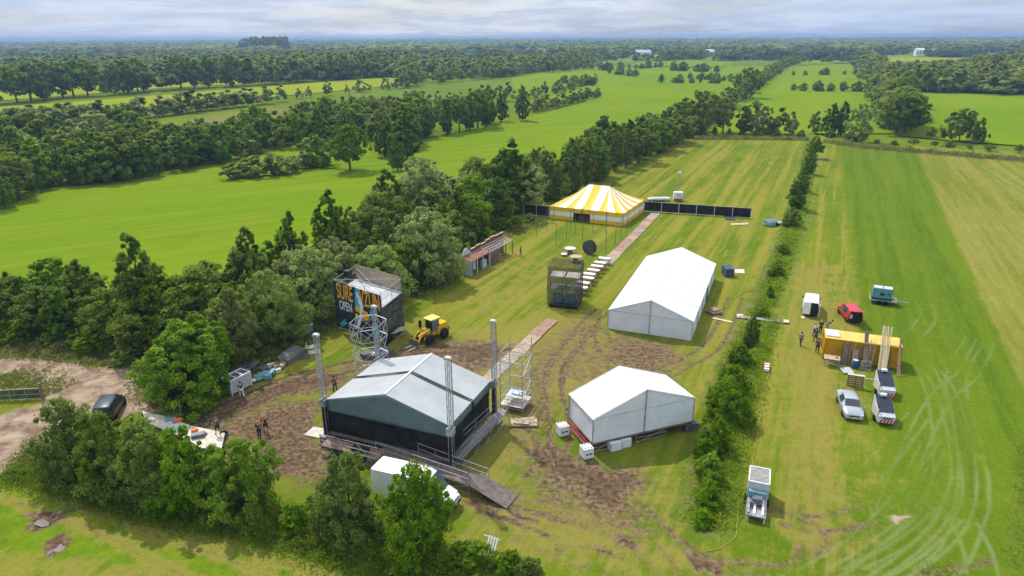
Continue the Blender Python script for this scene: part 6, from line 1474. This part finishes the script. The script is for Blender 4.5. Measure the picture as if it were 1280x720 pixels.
# ---------------------------------------------------------------- people
def person(px, label, top, legs, hair='hair_dark', rz=0, arms='down', walk=.12, bend=0.0, z=0, h=1.78, shorts=False, at=None):
    p = at or G(*px); s = h/1.78
    J = dict(pel=(0,0,.95), sp=(.02,0,1.15), ch=(.02,0,1.38), nk=(.02,0,1.52), hd=(.03,0,1.62), tp=(.03,0,1.72))
    for sd_, sg in (('l', 1), ('r', -1)):
        f = walk*sg
        J['hip'+sd_] = (0, .10*sg, .90); J['kn'+sd_] = (f*.6+.03, .115*sg, .50); J['an'+sd_] = (f, .12*sg, .09); J['to'+sd_] = (f+.17, .13*sg, .04)
        J['sh'+sd_] = (.02, .19*sg, 1.43)
        if arms == 'down': J['el'+sd_] = (-f*.5, .25*sg, 1.16); J['wr'+sd_] = (.08-f*.6, .25*sg, .92); J['ha'+sd_] = (.12-f*.6, .24*sg, .84)
        elif arms == 'front': J['el'+sd_] = (.08, .25*sg, 1.17); J['wr'+sd_] = (.30, .16*sg, 1.18); J['ha'+sd_] = (.38, .12*sg, 1.2)
        elif arms == 'hip': J['el'+sd_] = (-.06, .36*sg, 1.2); J['wr'+sd_] = (.06, .24*sg, 1.03); J['ha'+sd_] = (.1, .17*sg, 1.0)
    if bend:
        c, s_ = math.cos(bend), math.sin(bend)
        for k in J:
            if k[:2] in ('sp', 'ch', 'nk', 'hd', 'tp', 'sh', 'el', 'wr', 'ha'):
                x, y, zz = J[k]; zz -= .95
                if k[:2] in ('el', 'wr', 'ha'): zz2 = zz
                J[k] = (x*c+zz*s_, y, .95-x*s_+zz*c)
    RD = dict(pel=.135, sp=.125, ch=.14, nk=.055, hd=.095, tp=.085, hip=.095, kn=.062, an=.043, to=.04, sh=.07, el=.046, wr=.032, ha=.04)
    ED = [('pel','sp'),('sp','ch'),('ch','nk'),('nk','hd'),('hd','tp')]+[e for sd_ in 'lr' for e in (('pel','hip'+sd_),('hip'+sd_,'kn'+sd_),('kn'+sd_,'an'+sd_),('an'+sd_,'to'+sd_),('ch','sh'+sd_),('sh'+sd_,'el'+sd_),('el'+sd_,'wr'+sd_),('wr'+sd_,'ha'+sd_))]
    def skin(name, m, keys, edges, grow, parent, root):
        ks = [k for k in J if k in keys]; ix = {k: i for i, k in enumerate(ks)}
        me = D.meshes.new(name); me.from_pydata([tuple(q*s for q in J[k]) for k in ks], [(ix[a], ix[b]) for a, b in edges if a in ix and b in ix], [])
        o = D.objects.new(name, me); COL.objects.link(o); me.materials.append(M(m))
        sk_ = o.modifiers.new('skin', 'SKIN'); sk_.use_smooth_shade = True
        for k, i in ix.items():
            v = me.skin_vertices[0].data[i]; r = RD.get(k, RD.get(k[:-1], .05)); v.radius = ((r+grow)*s, (r*(.8 if k in ('pel','sp','ch') else 1)+grow)*s); v.use_root = (k == root)
        sb_ = o.modifiers.new('sub', 'SUBSURF'); sb_.levels = 1; sb_.render_levels = 1
        if parent: o.parent = parent
        return o
    body = skin('person', 'skin', set(J), ED, 0, None, 'pel')
    body.location = (p[0], p[1], z+ground_z(p[0], p[1])); body.rotation_euler.z = rz; tag(body, label, 'person')
    tk = {'pel','sp','ch','shl','shr','ell','elr'}; skin('jacket' if top == 'cloth_black' else 'shirt', top, tk, ED, .018, body, 'ch')
    lk = {'pel','hipl','hipr','knl','knr'}|(set() if shorts else {'anl','anr'}); skin('shorts' if shorts else 'trousers', legs, lk, ED, .014, body, 'pel')
    for sd_ in 'lr': skin('shoe', 'shoe', {'an'+sd_, 'to'+sd_}, ED, .018, body, 'an'+sd_)
    hx, hy, hzz = [q*s for q in J['hd']]; b = MB().lathe([(.02, .155), (.075, .125), (.103, .07), (.106, .02), (.098, -.02)], 12, (hx-.018, hy, hzz)); b.build('hair', hair, body, smooth=True)
    fb = MB(); fb.lathe([(.004,-.012),(.016,0),(.004,.012)], 6, (hx+.105*s, hy-.035, hzz+.03), 'Z'); fb.lathe([(.004,-.012),(.016,0),(.004,.012)], 6, (hx+.105*s, hy+.035, hzz+.03), 'Z'); fb.build('eyes', 'hair_dark', body)
    return body
person((1000,432.5), 'person in a grey top and dark trousers standing alone beside the ditch strip', 'cloth_grey', 'cloth_dark_grey', rz=.4, arms='down')
person((1017,421), 'person in a white shirt at the left back of the group by the container', 'cloth_white', 'cloth_navy', 'hair_fair', rz=-.6, arms='front')
person((1025,417), 'person all in black at the right back of the group by the container', 'cloth_black', 'cloth_black', 'cap_orange', rz=-2.2, arms='front')
person((1019,428), 'person in a navy jacket in the middle of the group by the container', 'cloth_navy', 'cloth_dark_grey', rz=1.8, arms='hip')
person((1021,441), 'person in dark work clothes nearest the container corner', 'cloth_dark_grey', 'cloth_black', rz=1.2, arms='down')
person((1033,414), 'person bending over behind the left corner of the container', 'cloth_dark_grey', 'cloth_grey', rz=-.4, arms='down', bend=.75)
person((325,548), 'person in black with bare arms, left of the two walking in the mud', 'cloth_dark_grey', 'cloth_black', 'cap_orange', rz=-1.4, arms='down', walk=.16)
person((333,541), 'person in a black shirt and shorts, right of the two walking in the mud', 'cloth_black', 'cloth_black', 'cap_orange', rz=-1.0, arms='hip', walk=.2, shorts=True)
q = G(273,543,.46); person(None, 'man in a blue shirt and dark shorts standing on the pale deck', 'cloth_blue', 'cloth_black', 'hair_fair', rz=2.6, arms='front', z=.47, shorts=True, at=(q.x, q.y))
person((303,497), 'person in a black shirt and white trousers beside the grey slatted crate', 'cloth_black', 'cloth_white', rz=2.4, arms='front', walk=.2)
person((419,489), 'dark-clothed person standing behind the left edge of the stage roof', 'cloth_black', 'cloth_dark_grey', rz=-.5, arms='hip')
person((651,321), 'person in dark clothes at the right end of the saloon facade', 'cloth_black', 'cloth_grey', rz=2.9, arms='front')
# ---------------------------------------------------------------- far buildings
def house(px, w, d, h, rh, rz, wallm, roofm, label, dz=0, nwin=3):
    p = G(*px); T = thing('farmhouse', label, 'house', (p.x, p.y, -.4), rz)
    MB().box((0,0,h/2), (w,d,h)).build('wall', wallm, T)
    b = MB(); b.raw([(-w/2-.3,-d/2-.4,h),(w/2+.3,-d/2-.4,h),(w/2+.3,d/2+.4,h),(-w/2-.3,d/2+.4,h),(-w/2-.3,0,h+rh),(w/2+.3,0,h+rh)], [(0,1,5,4),(2,3,4,5),(1,2,5),(3,0,4),(3,2,1,0)]); b.build('roof', roofm, T)
    for k in range(nwin): MB().box((-w/2+w*(k+.5)/nwin, -d/2-.05, h*.55), (w/nwin*.4,.12,h*.3)).build('window', 'glass_dark', T)
for a in [((803,72),26,12,9,4,.2,'plaster','paint_palegrey','white house left of the group in the far central woods'), ((880,70),34,14,8,4,-.1,'plaster','paint_palegrey','long pale house in the far central woods'), ((918,70),30,12,8,3,.1,'plaster','rooftile','pale house right of the long one in the far woods'),
          ((1148,70),14,9,11,2,.0,'paint_white','paint_white','bright white building in the far woods on the right'), ((1166,69),12,10,12,3,.3,'plaster','rooftile','small white house just right of the bright white building'), ((1000,72),16,10,10,4,.2,'plaster','rooftile','small pale house in the woods above the central far field'),
          ((100,84),18,11,10,4,.3,'plaster','rooftile','white house in the far left woods'), ((140,78),22,12,10,4,-.2,'brick','rooftile','brick house beside the white one in the far left woods'), ((375,80),16,10,10,4,.1,'plaster','rooftile','white house below the dark wooded mound on the horizon'),
          ((640,76),18,10,9,4,.1,'brick','rooftile','brick farmhouse in the woods at the centre of the horizon')]: house(*a)
q = G(1016,58); tag(MB().tube((0,0,0), (0,0,45), 1.6, 8, .7).tube((0,0,36), (0,0,38), 3, 8).build('radio_mast', 'paint_palegrey', None, loc=tuple(q)), 'tall thin mast standing on the horizon right of centre', 'mast')
